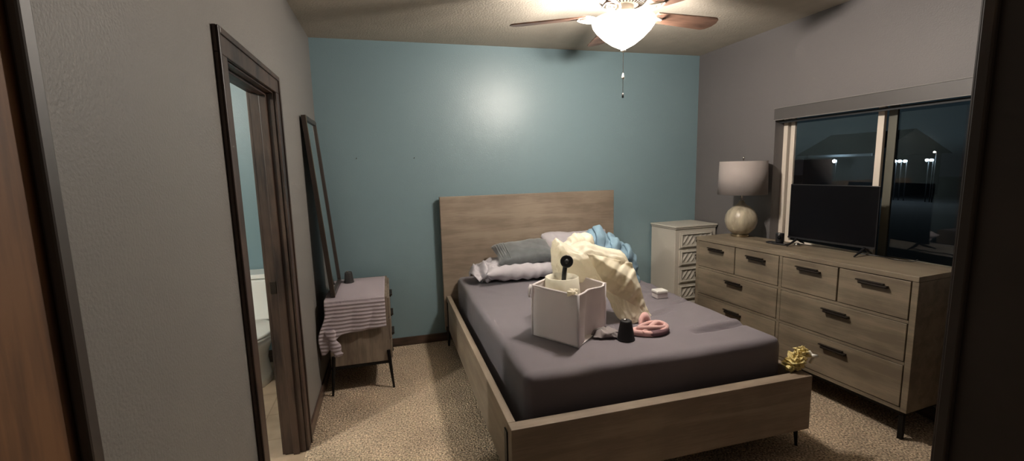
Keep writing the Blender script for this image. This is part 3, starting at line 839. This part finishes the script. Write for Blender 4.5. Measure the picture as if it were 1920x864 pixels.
# towel draped over the nightstand
def towel():
    bm = BM(); g = {}; nx, ny = 60, 90
    top_len, drop = .60, .26
    for i in range(nx+1):
        u = i/nx
        for j in range(ny+1):
            v = j/ny
            L = top_len+.012
            dropu = .205+.025*(1-u)+.125*smoothstep(.30,.02,u)
            s = v*(L+dropu)
            x = .062+u*(.452-.062)
            rx = Vector((x, 0, 0))
            if s < L-.02:
                y = NY0+top_len-s-.005; z = NZ1+.0045+.0012*noise.noise(Vector((u*5,v*7,0)))
                # cloth hangs a little past the left edge
            elif s < L+.01:
                a = (s-(L-.02))/.03*PI/2; y = NY0-.005+.012-.014*math.sin(a)-.002; z = NZ1-.012+.0165*math.cos(a)
            else:
                h = s-L-.01
                fold = .010*math.sin(u*10+1.2+h*6)*smoothstep(0,.12,h)
                y = NY0-.012-abs(fold)-.004-.02*smoothstep(.05,.3,h)*(1-u); z = NZ1-.012-h
                x += -.04*smoothstep(0,.25,h)*smoothstep(.5,0,u)+.01*math.sin(h*20+u*9)*smoothstep(0,.1,h)*(1-smoothstep(.7,1,u))
                if v > .985: pass
            g[i,j] = bm.verts.new((x, y, z))
    for i in range(nx):
        for j in range(ny): bm.faces.new((g[i,j],g[i+1,j],g[i+1,j+1],g[i,j+1]))
    return bm
tw = obj('towel', towel(), M['towel'], smooth=True)
tag(tw, 'mauve terry towel with a ribbed border draped over the nightstand', 'towel')
sm = tw.modifiers.new('s','SOLIDIFY'); sm.thickness = .003; sm.offset = 1
# ribbed border: raised ribs on the hanging part
nt = M['towel'].node_tree; b = nt.nodes['Principled BSDF']
tc = nt.nodes.new('ShaderNodeTexCoord'); sx = nt.nodes.new('ShaderNodeSeparateXYZ'); nt.links.new(tc.outputs['Object'], sx.inputs[0])
# z runs 0 (lowest hem) upwards; ribs sit on the hanging part only
mm = nt.nodes.new('ShaderNodeMath'); mm.operation = 'MULTIPLY'; mm.inputs[1].default_value = 2*PI/.025; nt.links.new(sx.outputs['Z'], mm.inputs[0])
sn = nt.nodes.new('ShaderNodeMath'); sn.operation = 'SINE'; nt.links.new(mm.outputs[0], sn.inputs[0])
bp0 = [n for n in nt.nodes if n.type == 'BUMP'][0]
bp = nt.nodes.new('ShaderNodeBump'); bp.inputs['Strength'].default_value = 1; bp.inputs['Distance'].default_value = .0025
nt.links.new(sn.outputs[0], bp.inputs['Height']); nt.links.new(bp0.outputs[0], bp.inputs['Normal']); nt.links.new(bp.outputs[0], b.inputs['Normal'])
mr = nt.nodes.new('ShaderNodeMapRange'); mr.inputs['From Min'].default_value = -1; mr.inputs['From Max'].default_value = 1; mr.inputs['To Min'].default_value = .94; mr.inputs['To Max'].default_value = 1.02
nt.links.new(sn.outputs[0], mr.inputs['Value'])
v = nt.nodes.new('ShaderNodeVectorMath'); v.operation = 'SCALE'; v.inputs[0].default_value = (.47,.405,.44); nt.links.new(mr.outputs[0], v.inputs['Scale']); nt.links.new(v.outputs[0], b.inputs['Base Color'])
# curled hanging corner
bm = BM(); cr = Crumple(91, (9,16), (.008,.005))
pts = bez([(.085,-.785,.47),(.10,-.79,.40),(.125,-.80,.33),(.135,-.802,.29)],8)
tube(bm, pts, [.03+.006*math.sin(i*.6) if i < len(pts)-4 else .034-.004*(i-len(pts)+4) for i in range(len(pts))], 20, flat=.45, up=(0,-1,0))
for v in bm.verts: v.co += Vector((0,-1,0))*cr(v.co)*.6
obj('gathered_corner', bm, M['towel'], tw, smooth=True)
cup((.186,-.275,.668), 'dark grey tapered cup standing upside down on the towel beside the mirror', M['greycup'], .085, .036, .026)

# leaning mirror ------------------------------------------------------------------
def mirror():
    y0, y1 = -.70, -.24
    base = Vector((.112,0,.6705)); top = Vector((.022,0,1.885)); d = (top-base); L = d.length; d.normalize()
    nrm = Vector((d.z, 0, -d.x)); shift = -.0
    t = thing('leaning_mirror', 'tall dark framed mirror leaning on the left wall above the nightstand', 'mirror', (base.x, (y0+y1)/2, base.z))
    def bar(ya, yb, sa, sb, n0, n1, name, m_, p):
        bm = BM(); vs = []
        for s in (sa, sb):
            for (yy, nn) in ((ya,n0),(yb,n0),(yb,n1),(ya,n1)):
                q = base+d*s+nrm*nn; vs.append(bm.verts.new((q.x, yy, q.z)))
        for f in ((0,1,2,3),(4,5,6,7),(0,1,5,4),(1,2,6,5),(2,3,7,6),(3,0,4,7)): bm.faces.new([vs[k] for k in f])
        return obj(name, bm, m_, p, bevel=.002)
    w = .030
    bar(y0, y0+w, 0, L, -.012, .016, 'frame_side', M['mirrorframe'], t); bar(y1-w, y1, 0, L, -.012, .016, 'frame_side', M['mirrorframe'], t)
    bar(y0+w, y1-w, 0, w, -.012, .016, 'frame_bottom', M['mirrorframe'], t); bar(y0+w, y1-w, L-w, L, -.012, .016, 'frame_top', M['mirrorframe'], t)
    bar(y0+w, y1-w, w, L-w, -.008, .004, 'glass', M['mirror'], t)
    g = bar(y0+.001, y0+.006, 0, L, .0162, .019, 'frame_edge', M['brass'], t); g['label'] = 'thin bright edge of the frame'
mirror()

# ------------------------------------------------------------------ dresser (right)
DX, DYY, TH, L, DHT, DB = 3.106, -2.285, -.083, 1.568, .912, .164
DEP = .395
dr = thing('dresser', 'long weathered oak dresser with eight drawers under the window', 'dresser', (DX, DYY, 0), -TH)
# local frame: x to the back (+x), y along the length
T_ = .028
bm = BM()
box(bm, 0, DEP, 0, L, DHT-T_, DHT); obj('top', bm, M['drwood'], dr, local=True, bevel=.002)
bm = BM(); box(bm, .003, DEP, 0, .03, DB, DHT-T_-.0005); obj('side_panel', bm, M['drwood'], dr, local=True, bevel=.002)
bm = BM(); box(bm, .003, DEP, L-.03, L, DB, DHT-T_-.0005); obj('side_panel', bm, M['drwood'], dr, local=True, bevel=.002)
bm = BM(); box(bm, .003, DEP, .0305, L-.0305, DB, DB+.022)
box(bm, .003, .02, .0305, L-.0305, .655, .671); box(bm, .003, .02, .0305, L-.0305, .425, .441); box(bm, .003, DEP-.02, L/2-.011, L/2+.011, DB+.0225, DHT-T_-.0005)
box(bm, DEP-.012, DEP, .0305, L-.0305, DB+.0225, DHT-T_-.0005)
box(bm, .03, .04, .0305, L-.0305, DB+.0225, DHT-T_-.0005)
obj('carcass', bm, M['drwood'], dr, local=True)
def drawer(y0, y1, z0, z1, hw):
    d = obj('drawer', box(BM(), .0, .0295, y0+.0035, y1-.0035, z0+.0035, z1-.0035), M['drwood'], dr, local=True, bevel=.0025)
    yc = (y0+y1)/2; zc = z1-.052
    bm = BM(); box(bm, -.022, -.0005, yc-hw/2, yc+hw/2-.02, zc-.011, zc+.002); box(bm, -.016, -.0005, yc-hw/2+.02, yc+hw/2, zc+.0045, zc+.011)
    box(bm, -.026, -.0225, yc-hw/2, yc+hw/2-.02, zc-.006, zc-.0015)
    obj('pull', bm, M['pull'], d, local=True, bevel=.001)
y_mid = L/2
for (ya, yb) in ((.031, y_mid-.011), (y_mid+.011, L-.031)):
    ym = (ya+yb)/2
    drawer(ya, ym-.001, .671, DHT-T_-.001, .165); drawer(ym+.001, yb, .671, DHT-T_-.001, .165)
    drawer(ya, yb, .441, .655, .165); drawer(ya, yb, DB+.0225, .425, .165)
bm = BM(); box(bm, .02, .045, .02, L-.02, .140, DB-.0005); box(bm, DEP-.045, DEP-.02, .02, L-.02, .140, DB-.0005); box(bm, .045, DEP-.045, .02, .045, .140, DB-.0005); box(bm, .045, DEP-.045, L-.045, L-.02, .140, DB-.0005)
obj('base_frame', bm, M['black'], dr, local=True)
for x in (.03, DEP-.03):
    for y in (.03, L-.03, L/2):
        bm = BM(); box(bm, x-.011, x+.011, y-.011, y+.011, 0, .1395); obj('leg', bm, M['black'], dr, local=True)
R_dr = Matrix.Translation((DX, DYY, 0)) @ Matrix.Rotation(-TH, 4, 'Z')

# table lamp
LX, LY, LZ = 3.290, -.86, DHT+.001
tl = thing('table_lamp', 'table lamp with round mottled beige body and grey drum shade on the dresser', 'lamp', (LX, LY, LZ))
bm = lathe(BM(), [(0,0),(.066,0),(.066,.018),(.062,.022),(0,.022)], 48); obj('base', bm, M['brass'], tl, local=True, smooth=False, bevel=.001)
bm = lathe(BM(), [(0,.0222),(.055,.0225),(.075,.035),(.105,.07),(.120,.115),(.122,.14),(.116,.175),(.098,.21),(.068,.240),(.038,.262),(.024,.275),(.020,.290),(0,.291)], 56)
obj('lamp_body', bm, M['glaze'], tl, local=True, smooth=True)
bm = lathe(BM(), [(0,.2912),(.018,.2912),(.019,.300),(.011,.306),(.008,.35),(0,.35)], 24); obj('neck', bm, M['chrome'], tl, local=True, smooth=True)
bm = lathe(BM(), [(.182,.345),(.184,.345),(.176,.610),(.174,.610),(.182,.345)], 72); sh = obj('lamp_shade', bm, M['shade'], tl, local=True, smooth=True)
bm = BM()
for k in range(3):
    a = 2*PI*k/3+.4; tube(bm, [(0,0,.600),(.174*math.cos(a),.174*math.sin(a),.604)], .0015, 6)
tube(bm, [(0,0,.35),(0,0,.62)], .003, 8)
obj('shade_spider', bm, M['chrome'], tl, local=True)
bm = lathe(BM(), [(0,.6205),(.006,.6205),(.006,.646),(0,.647)], 16); obj('finial', bm, M['chrome'], tl, local=True, smooth=True)

# television
TX0, TY0, TX1, TY1 = 3.335, -1.275, 3.405, -1.845
ang = math.atan2(TX1-TX0, -(TY1-TY0)); TLn = math.hypot(TX1-TX0, TY1-TY0)
tv = thing('television', 'black flat television on splayed feet standing on the dresser by the window', 'television', (TX0, TY0, DHT+.001), ang)
TW = TLn; z0, z1 = .045, .437
# local: y from 0 to -TW along the screen; x positive = back
obj('panel', box(BM(), 0, .012, -TW, 0, z0, z1), M['blackplastic'], tv, local=True, bevel=.002)
obj('rear_housing', box(BM(), .0125, .045, -TW+.08, -.08, z0+.02, z0+.25), M['blackplastic'], tv, local=True, bevel=.008)
obj('screen', box(BM(), -.0015, -.0002, -TW+.006, -.006, z0+.014, z1-.006), M['screen'], tv, local=True)
obj('bottom_bezel', box(BM(), -.0035, -.0002, -TW, 0, z0, z0+.0125), mat('gloss_black_bezel', (.02,.02,.022), .12), tv, local=True, bevel=.001)
for y in (-.07, -TW+.06):
    bm = BM(); tube(bm, [(.006,y,z0+.004),(-.03,y,.03),(-.115,y-.01,.0045)], [.010,.008,.0045], 8); tube(bm, [(.006,y,z0+.004),(.035,y,.025),(.085,y+.005,.0045)], [.010,.008,.0045], 8)
    obj('foot', bm, M['blackplastic'], tv, local=True)

# small black desk gadget, coaster ring
gd = thing('camera_gadget', 'small glossy black desk gadget with a round body left of the television', 'gadget', (3.275,-1.275,DHT+.001), .3)
bm = BM(); box(bm, -.045, .04, -.05, .04, 0, .010); obj('stand', bm, M['blackplastic'], gd, local=True, bevel=.004)
bm = lathe(BM(), [(0,.0105),(.024,.0105),(.028,.02),(.028,.075),(.024,.082),(0,.082)], 32, (0,.01,0)); obj('body', bm, M['blackplastic'], gd, local=True, smooth=False, bevel=.002)
bm = lathe(BM(), [(0,0),(.012,0),(.010,.006),(0,.007)], 20, M=frame_at(Vector((-.0278,.0,.05)), (-1,-.2,.2))); obj('lens', bm, M['screen'], gd, local=True, smooth=True)
bm = BM(); box(bm, -.034, -.0285, -.004, .006, .066, .072); k = obj('metal_clip', bm, M['chrome'], gd, local=True)
bm = BM(); tube(bm, [(3.262+.033*math.cos(2*PI*k/32), -1.205+.033*math.sin(2*PI*k/32), DHT+.006) for k in range(32)], .0055, 8, closed=True)
tag(obj('coiled_ring', bm, M['blackplastic'], smooth=True), 'flat black ring lying on the dresser between lamp and black gadget', 'ring')
bm = lathe(BM(), [(0,0),(.016,0),(.018,.008),(.012,.016),(0,.018)], 24); bm.transform(Matrix.Translation((3.315,-1.375,DHT+.001)) @ Matrix.Diagonal((1.1,.9,1.3,1)))
tag(obj('silver_trinket', bm, M['chrome'], smooth=True), 'small shiny silver trinket on the dresser beside the television foot', 'trinket')
bm = BM(); tube(bm, bez([(3.40,-1.75,DHT+.006),(3.43,-1.86,DHT+.006),(3.415,-1.95,DHT+.006),(3.44,-2.03,DHT+.006),(3.455,-2.05,DHT+.02)],8), .0028, 8)
tag(obj('cable', bm, M['blackplastic'], smooth=True), 'thin black cable lying on the dresser behind the television', 'cable')

# ------------------------------------------------------------------ white chest
wc = thing('drawer_chest', 'narrow antique white chest of five carved drawers in the back right corner', 'chest', (3.02,-.375,0), math.radians(4))
# local: x along the front (to the right), y to the back
CW, CD, CH = .46, .355, .95
obj('top', box(BM(), -.012, CW+.012, -.014, CD, CH-.016, CH), M['whitepaint'], wc, local=True, bevel=.005)
obj('top_molding', box(BM(), -.006, CW+.006, -.008, CD-.004, CH-.030, CH-.0165), M['whitepaint'], wc, local=True, bevel=.004)
obj('body', box(BM(), .0, CW, .0, CD-.005, .05, CH-.0305), M['whitepaint'], wc, local=True, bevel=.003)
obj('plinth', box(BM(), -.004, CW+.004, -.004, CD-.004, 0, .0495), M['whitepaint'], wc, local=True, bevel=.004)
nd = 5; zt = CH-.055; dh = (zt-.075)/nd
for k in range(nd):
    zb = zt-(k+1)*dh+.010; ztp = zt-k*dh-.004
    d = obj('drawer', box(BM(), .045, CW-.045, -.008, -.0005, zb, ztp), M['whitepaint'], wc, local=True, bevel=.003)
    bm = BM(); a, b2 = .058, CW-.058
    box(bm, a, b2, -.020, -.0085, zb+.012, zb+.028); box(bm, a, b2, -.020, -.0085, ztp-.024, ztp-.012)
    box(bm, a, a+.014, -.020, -.0085, zb+.0285, ztp-.0245); box(bm, b2-.014, b2, -.020, -.0085, zb+.0285, ztp-.0245)
    obj('raised_molding', bm, M['whitepaint'], d, local=True, bevel=.004)
    bm = BM(); zc = (zb+ztp)/2; 
    gg = {}; xa, xb, za, zb2 = a+.0145, b2-.0145, zb+.0285, ztp-.0245
    for ii in range(97):
        for jj in range(17):
            x = xa+(xb-xa)*ii/96; z = za+(zb2-za)*jj/16
            ph_ = (x-CW/2-.75*(z-zc))/.052
            hh_ = max(0, 1-abs((ph_ % 1)-.5)*3.2)*math.sin(PI*jj/16)**.5
            if abs(x-CW/2) < .026: hh_ *= .15
            gg[ii,jj] = bm.verts.new((x, -.0090-.0085*hh_, z))
    for ii in range(96):
        for jj in range(16): bm.faces.new((gg[ii,jj],gg[ii+1,jj],gg[ii+1,jj+1],gg[ii,jj+1]))
    obj('diagonal_carving', bm, M['whitepaint'], d, local=True, smooth=True)
    bm = BM(); tube(bm, [(CW/2+.017*math.cos(2*PI*j/20), -.029-.004*math.sin(2*PI*j/20), zc-.004+.021*math.sin(2*PI*j/20)) for j in range(20)], .0042, 8, closed=True)
    lathe(bm, [(0,0),(.010,0),(.008,.008),(0,.011)], 16, M=frame_at(Vector((CW/2,-.0095,zc+.016)), (0,-1,0)))
    obj('ring_pull', bm, M['bronze'], d, local=True, smooth=True)

# ------------------------------------------------------------------ ceiling fan
FX, FY = 1.85, -1.50
fan = thing('ceiling_fan', 'cream ceiling fan with brown blades and a lit frosted glass bowl', 'ceiling fan', (FX, FY, H-.0005))
def fl(prof, name, m_, p=fan, n=56, **k):
    bm = lathe(BM(), prof, n, (FX, FY, 0)); return obj(name, bm, m_, p, smooth=True, **k)
fl([(0,H-.001),(.085,H-.001),(.088,H-.02),(.075,H-.035),(0,H-.035)], 'canopy', M['cream'])
fl([(0,H-.0355),(.06,H-.0355),(.115,H-.05),(.135,H-.075),(.135,H-.115),(.11,H-.14),(.075,H-.15),(0,H-.15)], 'motor_housing', M['cream'])
bm = BM()
for k in range(30):
    a = 2*PI*k/30; ca, sa = math.cos(a), math.sin(a)
    tube(bm, [(FX+.08*ca,FY+.08*sa,H-.150),(FX+.112*ca,FY+.112*sa,H-.139),(FX+.133*ca,FY+.133*sa,H-.116)], .0032, 6)
obj('housing_ribs', bm, M['bronze'], fan)
fl([(0,H-.151),(.055,H-.151),(.05,H-.175),(.065,H-.185),(.10,H-.195),(.10,H-.203),(0,H-.203)], 'switch_housing', M['cream'])
BZ = H-.190
for a in (150, 78, 6, -66, -138):
    r = math.radians(a); Mb = Matrix.Translation((FX, FY, 0)) @ Matrix.Rotation(r, 4, 'Z')
    Mp = Mb @ Matrix.Translation((0,0,BZ)) @ Matrix.Rotation(math.radians(-11), 4, 'X')
    bm = BM(); n = 24; top = []; bot = []
    outline = []
    for i in range(n+1):
        t = i/n; x = .205+.45*t; w = .050+.022*t
        if t > .88: w *= math.sqrt(max(0, 1-((t-.88)/.125)**2))
        outline.append((x, w))
    loop = [(x, w) for x, w in outline]+[(x, -w) for x, w in reversed(outline)]
    tv_ = [bm.verts.new(Mp @ Vector((x, w, .004))) for x, w in loop]; bv_ = [bm.verts.new(Mp @ Vector((x, w, -.003))) for x, w in loop]
    bm.faces.new(tv_); bm.faces.new(bv_[::-1])
    for i in range(len(loop)): j = (i+1) % len(loop); bm.faces.new((tv_[i],bv_[i],bv_[j],tv_[j]))
    bl = obj('blade', bm, M['blade'], fan)
    bm = BM()
    tube(bm, [Mb @ Vector(p) for p in bez([(.09,0,BZ-.006),(.13,0,BZ-.030),(.17,0,BZ-.024),(.21,0,BZ-.010)],6)], [.010]*19, 10)
    for s in (1,-1):
        tube(bm, [Mb @ Vector(p) for p in bez([(.12,.0,BZ-.02),(.15,s*.030,BZ-.018),(.195,s*.046,BZ-.012+s*.004),(.235,s*.028,BZ-.009+s*.004),(.262,.0,BZ-.008)],6)], .0055, 8)
        tube(bm, [Mb @ Vector(p) for p in bez([(.165,.0,BZ-.02),(.19,s*.024,BZ-.014),(.215,s*.014,BZ-.010),(.235,s*.0,BZ-.010)],5)], .004, 8)
    obj('blade_iron', bm, M['cream'], bl, smooth=True)
# lit bowl: frosted glass that glows and lets the bulbs' light through
gm = bpy.data.materials.new('frosted_lit_glass'); gm.use_nodes = True; nt = gm.node_tree; out = nt.nodes['Material Output']
em = nt.nodes.new('ShaderNodeEmission'); em.inputs['Color'].default_value = (1,.93,.82,1); em.inputs['Strength'].default_value = 4.5
tr = nt.nodes.new('ShaderNodeBsdfTransparent'); tr.inputs['Color'].default_value = (1,.97,.93,1)
mx = nt.nodes.new('ShaderNodeMixShader'); mx.inputs[0].default_value = .45
nt.links.new(em.outputs[0], mx.inputs[1]); nt.links.new(tr.outputs[0], mx.inputs[2]); nt.links.new(mx.outputs[0], out.inputs['Surface'])
bowl = fl([(.172,2.322),(.176,2.312),(.170,2.290),(.150,2.262),(.112,2.225),(.065,2.190),(.026,2.170),(.012,2.166)], 'glass_bowl', gm)
fl([(0,2.1655),(.013,2.1655),(.014,2.156),(.007,2.148),(0,2.146)], 'finial', M['cream'])
def chain(pts, name='pull_chain'):
    bm = BM(); tube(bm, pts, .0018, 6); return obj(name, bm, M['chrome'], fan)
chain([(FX,FY,2.146),(FX,FY,2.035)])
bm = lathe(BM(), [(0,.0),(.006,.006),(.008,.014),(.005,.026),(.002,.036),(0,.037)], 20, (FX,FY,1.998)); obj('teardrop_pull', bm, M['cream'], fan, smooth=True)
chain([(FX,FY,1.998),(FX,FY,1.925)])
bm = lathe(BM(), [(0,.0),(.0055,.001),(.0055,.026),(0,.028)], 20, (FX,FY,1.897)); o = obj('cylinder_pull', bm, M['greycup'], fan, smooth=True)

# ------------------------------------------------------------------ bathroom: toilet
to = thing('toilet', 'white porcelain toilet seen through the bathroom doorway', 'toilet', (-.50,-.25,0))
obj('tank', B(-.70,-.325,-.235,-.035,.42,.745), M['porcelain'], to, bevel=.02, seg=3)
obj('tank_lid', B(-.712,-.313,-.25,-.025,.7455,.78), M['porcelain'], to, bevel=.008, seg=3)
def ovals(bm, rows, n=40):
    """rows of (cy, rx, ry, z) ellipses"""
    R = []
    for cy, rx, ry, z in rows: R.append([bm.verts.new((-.512+rx*math.cos(2*PI*i/n), cy+ry*math.sin(2*PI*i/n), z)) for i in range(n)])
    for a, b in zip(R, R[1:]):
        for i in range(n): bm.faces.new((a[i],a[(i+1)%n],b[(i+1)%n],b[i]))
    bm.faces.new(R[0][::-1]); bm.faces.new(R[-1]); return bm
obj('bowl', ovals(BM(), [(-.34,.115,.20,.0),(-.34,.105,.19,.05),(-.35,.095,.17,.16),(-.40,.12,.20,.25),(-.45,.165,.245,.34),(-.46,.18,.255,.385)]), M['porcelain'], to, smooth=True)
obj('seat', ovals(BM(), [(-.46,.178,.255,.387),(-.46,.188,.262,.392),(-.46,.188,.262,.402),(-.46,.18,.255,.407)]), M['porcelain'], to, smooth=True)
obj('seat_lid', ovals(BM(), [(-.46,.18,.255,.4085),(-.46,.186,.26,.413),(-.46,.186,.26,.422),(-.46,.175,.245,.429)]), M['porcelain'], to, smooth=True)
bm = BM(); tube(bm, [(-.66,-.24,.70),(-.60,-.25,.695)], .006, 8); obj('flush_lever', bm, M['chrome'], to)

# ------------------------------------------------------------------ hall and bathroom lamps
def dome(x, y, z, label, e, colr):
    t = thing('ceiling_light', label, 'ceiling light', (x, y, z))
    bm = lathe(BM(), [(0,z-.001),(.14,z-.001),(.14,z-.02),(0,z-.02)], 40, (x,y,0)); obj('base_plate', bm, M['cream'], t)
    bm = lathe(BM(), [(.13,z-.021),(.12,z-.05),(.08,z-.075),(0,z-.088)], 40, (x,y,0)); obj('diffuser', bm, emis('dome_glow_'+str(abs(int(x*10))), colr, e), t, smooth=True)
dome(.30, -5.45, H, 'round ceiling light in the hall behind the doorway', 1.0, (1,.86,.7))
dome(-1.5, -2.55, H, 'round ceiling light in the bathroom', 8.0, (.85,.97,1))

def point(name, loc, e, col, r):
    l = bpy.data.lights.new(name, 'POINT'); l.energy = e; l.color = col; l.shadow_soft_size = r
    o = bpy.data.objects.new(name, l); o.location = loc; COL.objects.link(o); return o
point('fan_bulb', (FX+.055, FY+.03, 2.275), 40, (1,.94,.88), .035)
point('fan_bulb', (FX-.055, FY-.03, 2.275), 40, (1,.94,.88), .035)
point('bathroom_bulb', (-1.5, -2.55, 2.36), 46, (1,.93,.82), .05)
point('hall_bulb', (.27, -5.5, 2.12), 2, (1,.86,.70), .05)

# ------------------------------------------------------------------ world: night sky
wd = bpy.data.worlds.new('night'); SC.world = wd; wd.use_nodes = True
nt = wd.node_tree; bg = nt.nodes['Background']
tc = nt.nodes.new('ShaderNodeTexCoord'); sx = nt.nodes.new('ShaderNodeSeparateXYZ'); nt.links.new(tc.outputs['Generated'], sx.inputs[0])
cr = nt.nodes.new('ShaderNodeValToRGB'); cr.color_ramp.elements[0].position = .0; cr.color_ramp.elements[0].color = (.0012,.0015,.002,1)
cr.color_ramp.elements[1].position = .35; cr.color_ramp.elements[1].color = (.0016,.0028,.0036,1)
e = cr.color_ramp.elements.new(.03); e.color = (.004,.0065,.008,1)
nt.links.new(sx.outputs['Z'], cr.inputs[0]); nt.links.new(cr.outputs[0], bg.inputs['Color']); bg.inputs['Strength'].default_value = 1.0

# ------------------------------------------------------------------ camera
cam = bpy.data.cameras.new('camera'); cam.sensor_fit = 'HORIZONTAL'; cam.sensor_width = 36
cam.lens = 844.5/1920*36; cam.clip_start = .02; cam.clip_end = 300
co = bpy.data.objects.new('camera', cam); COL.objects.link(co)
a, b, c = map(math.radians, (-7.9172, -15.2278, -1.4351))
fw = Vector((-math.sin(b)*math.cos(a), math.cos(b)*math.cos(a), math.sin(a)))
r = Vector((math.cos(b), math.sin(b), 0)); u = r.cross(fw)
r2 = r*math.cos(c)+u*math.sin(c); u2 = -r*math.sin(c)+u*math.cos(c)
mw = Matrix((r2, u2, -fw)).transposed().to_4x4(); mw.translation = Vector((.5188,-3.8976,1.5163))
co.matrix_world = mw
SC.camera = co
SC.cycles.sample_clamp_indirect = 0; SC.cycles.caustics_reflective = True; SC.cycles.blur_glossy = 1.0
vs = SC.view_settings; vs.view_transform = 'Standard'; vs.look = 'None'; vs.gamma = 1; vs.exposure = 1.3; vs.use_curve_mapping = False
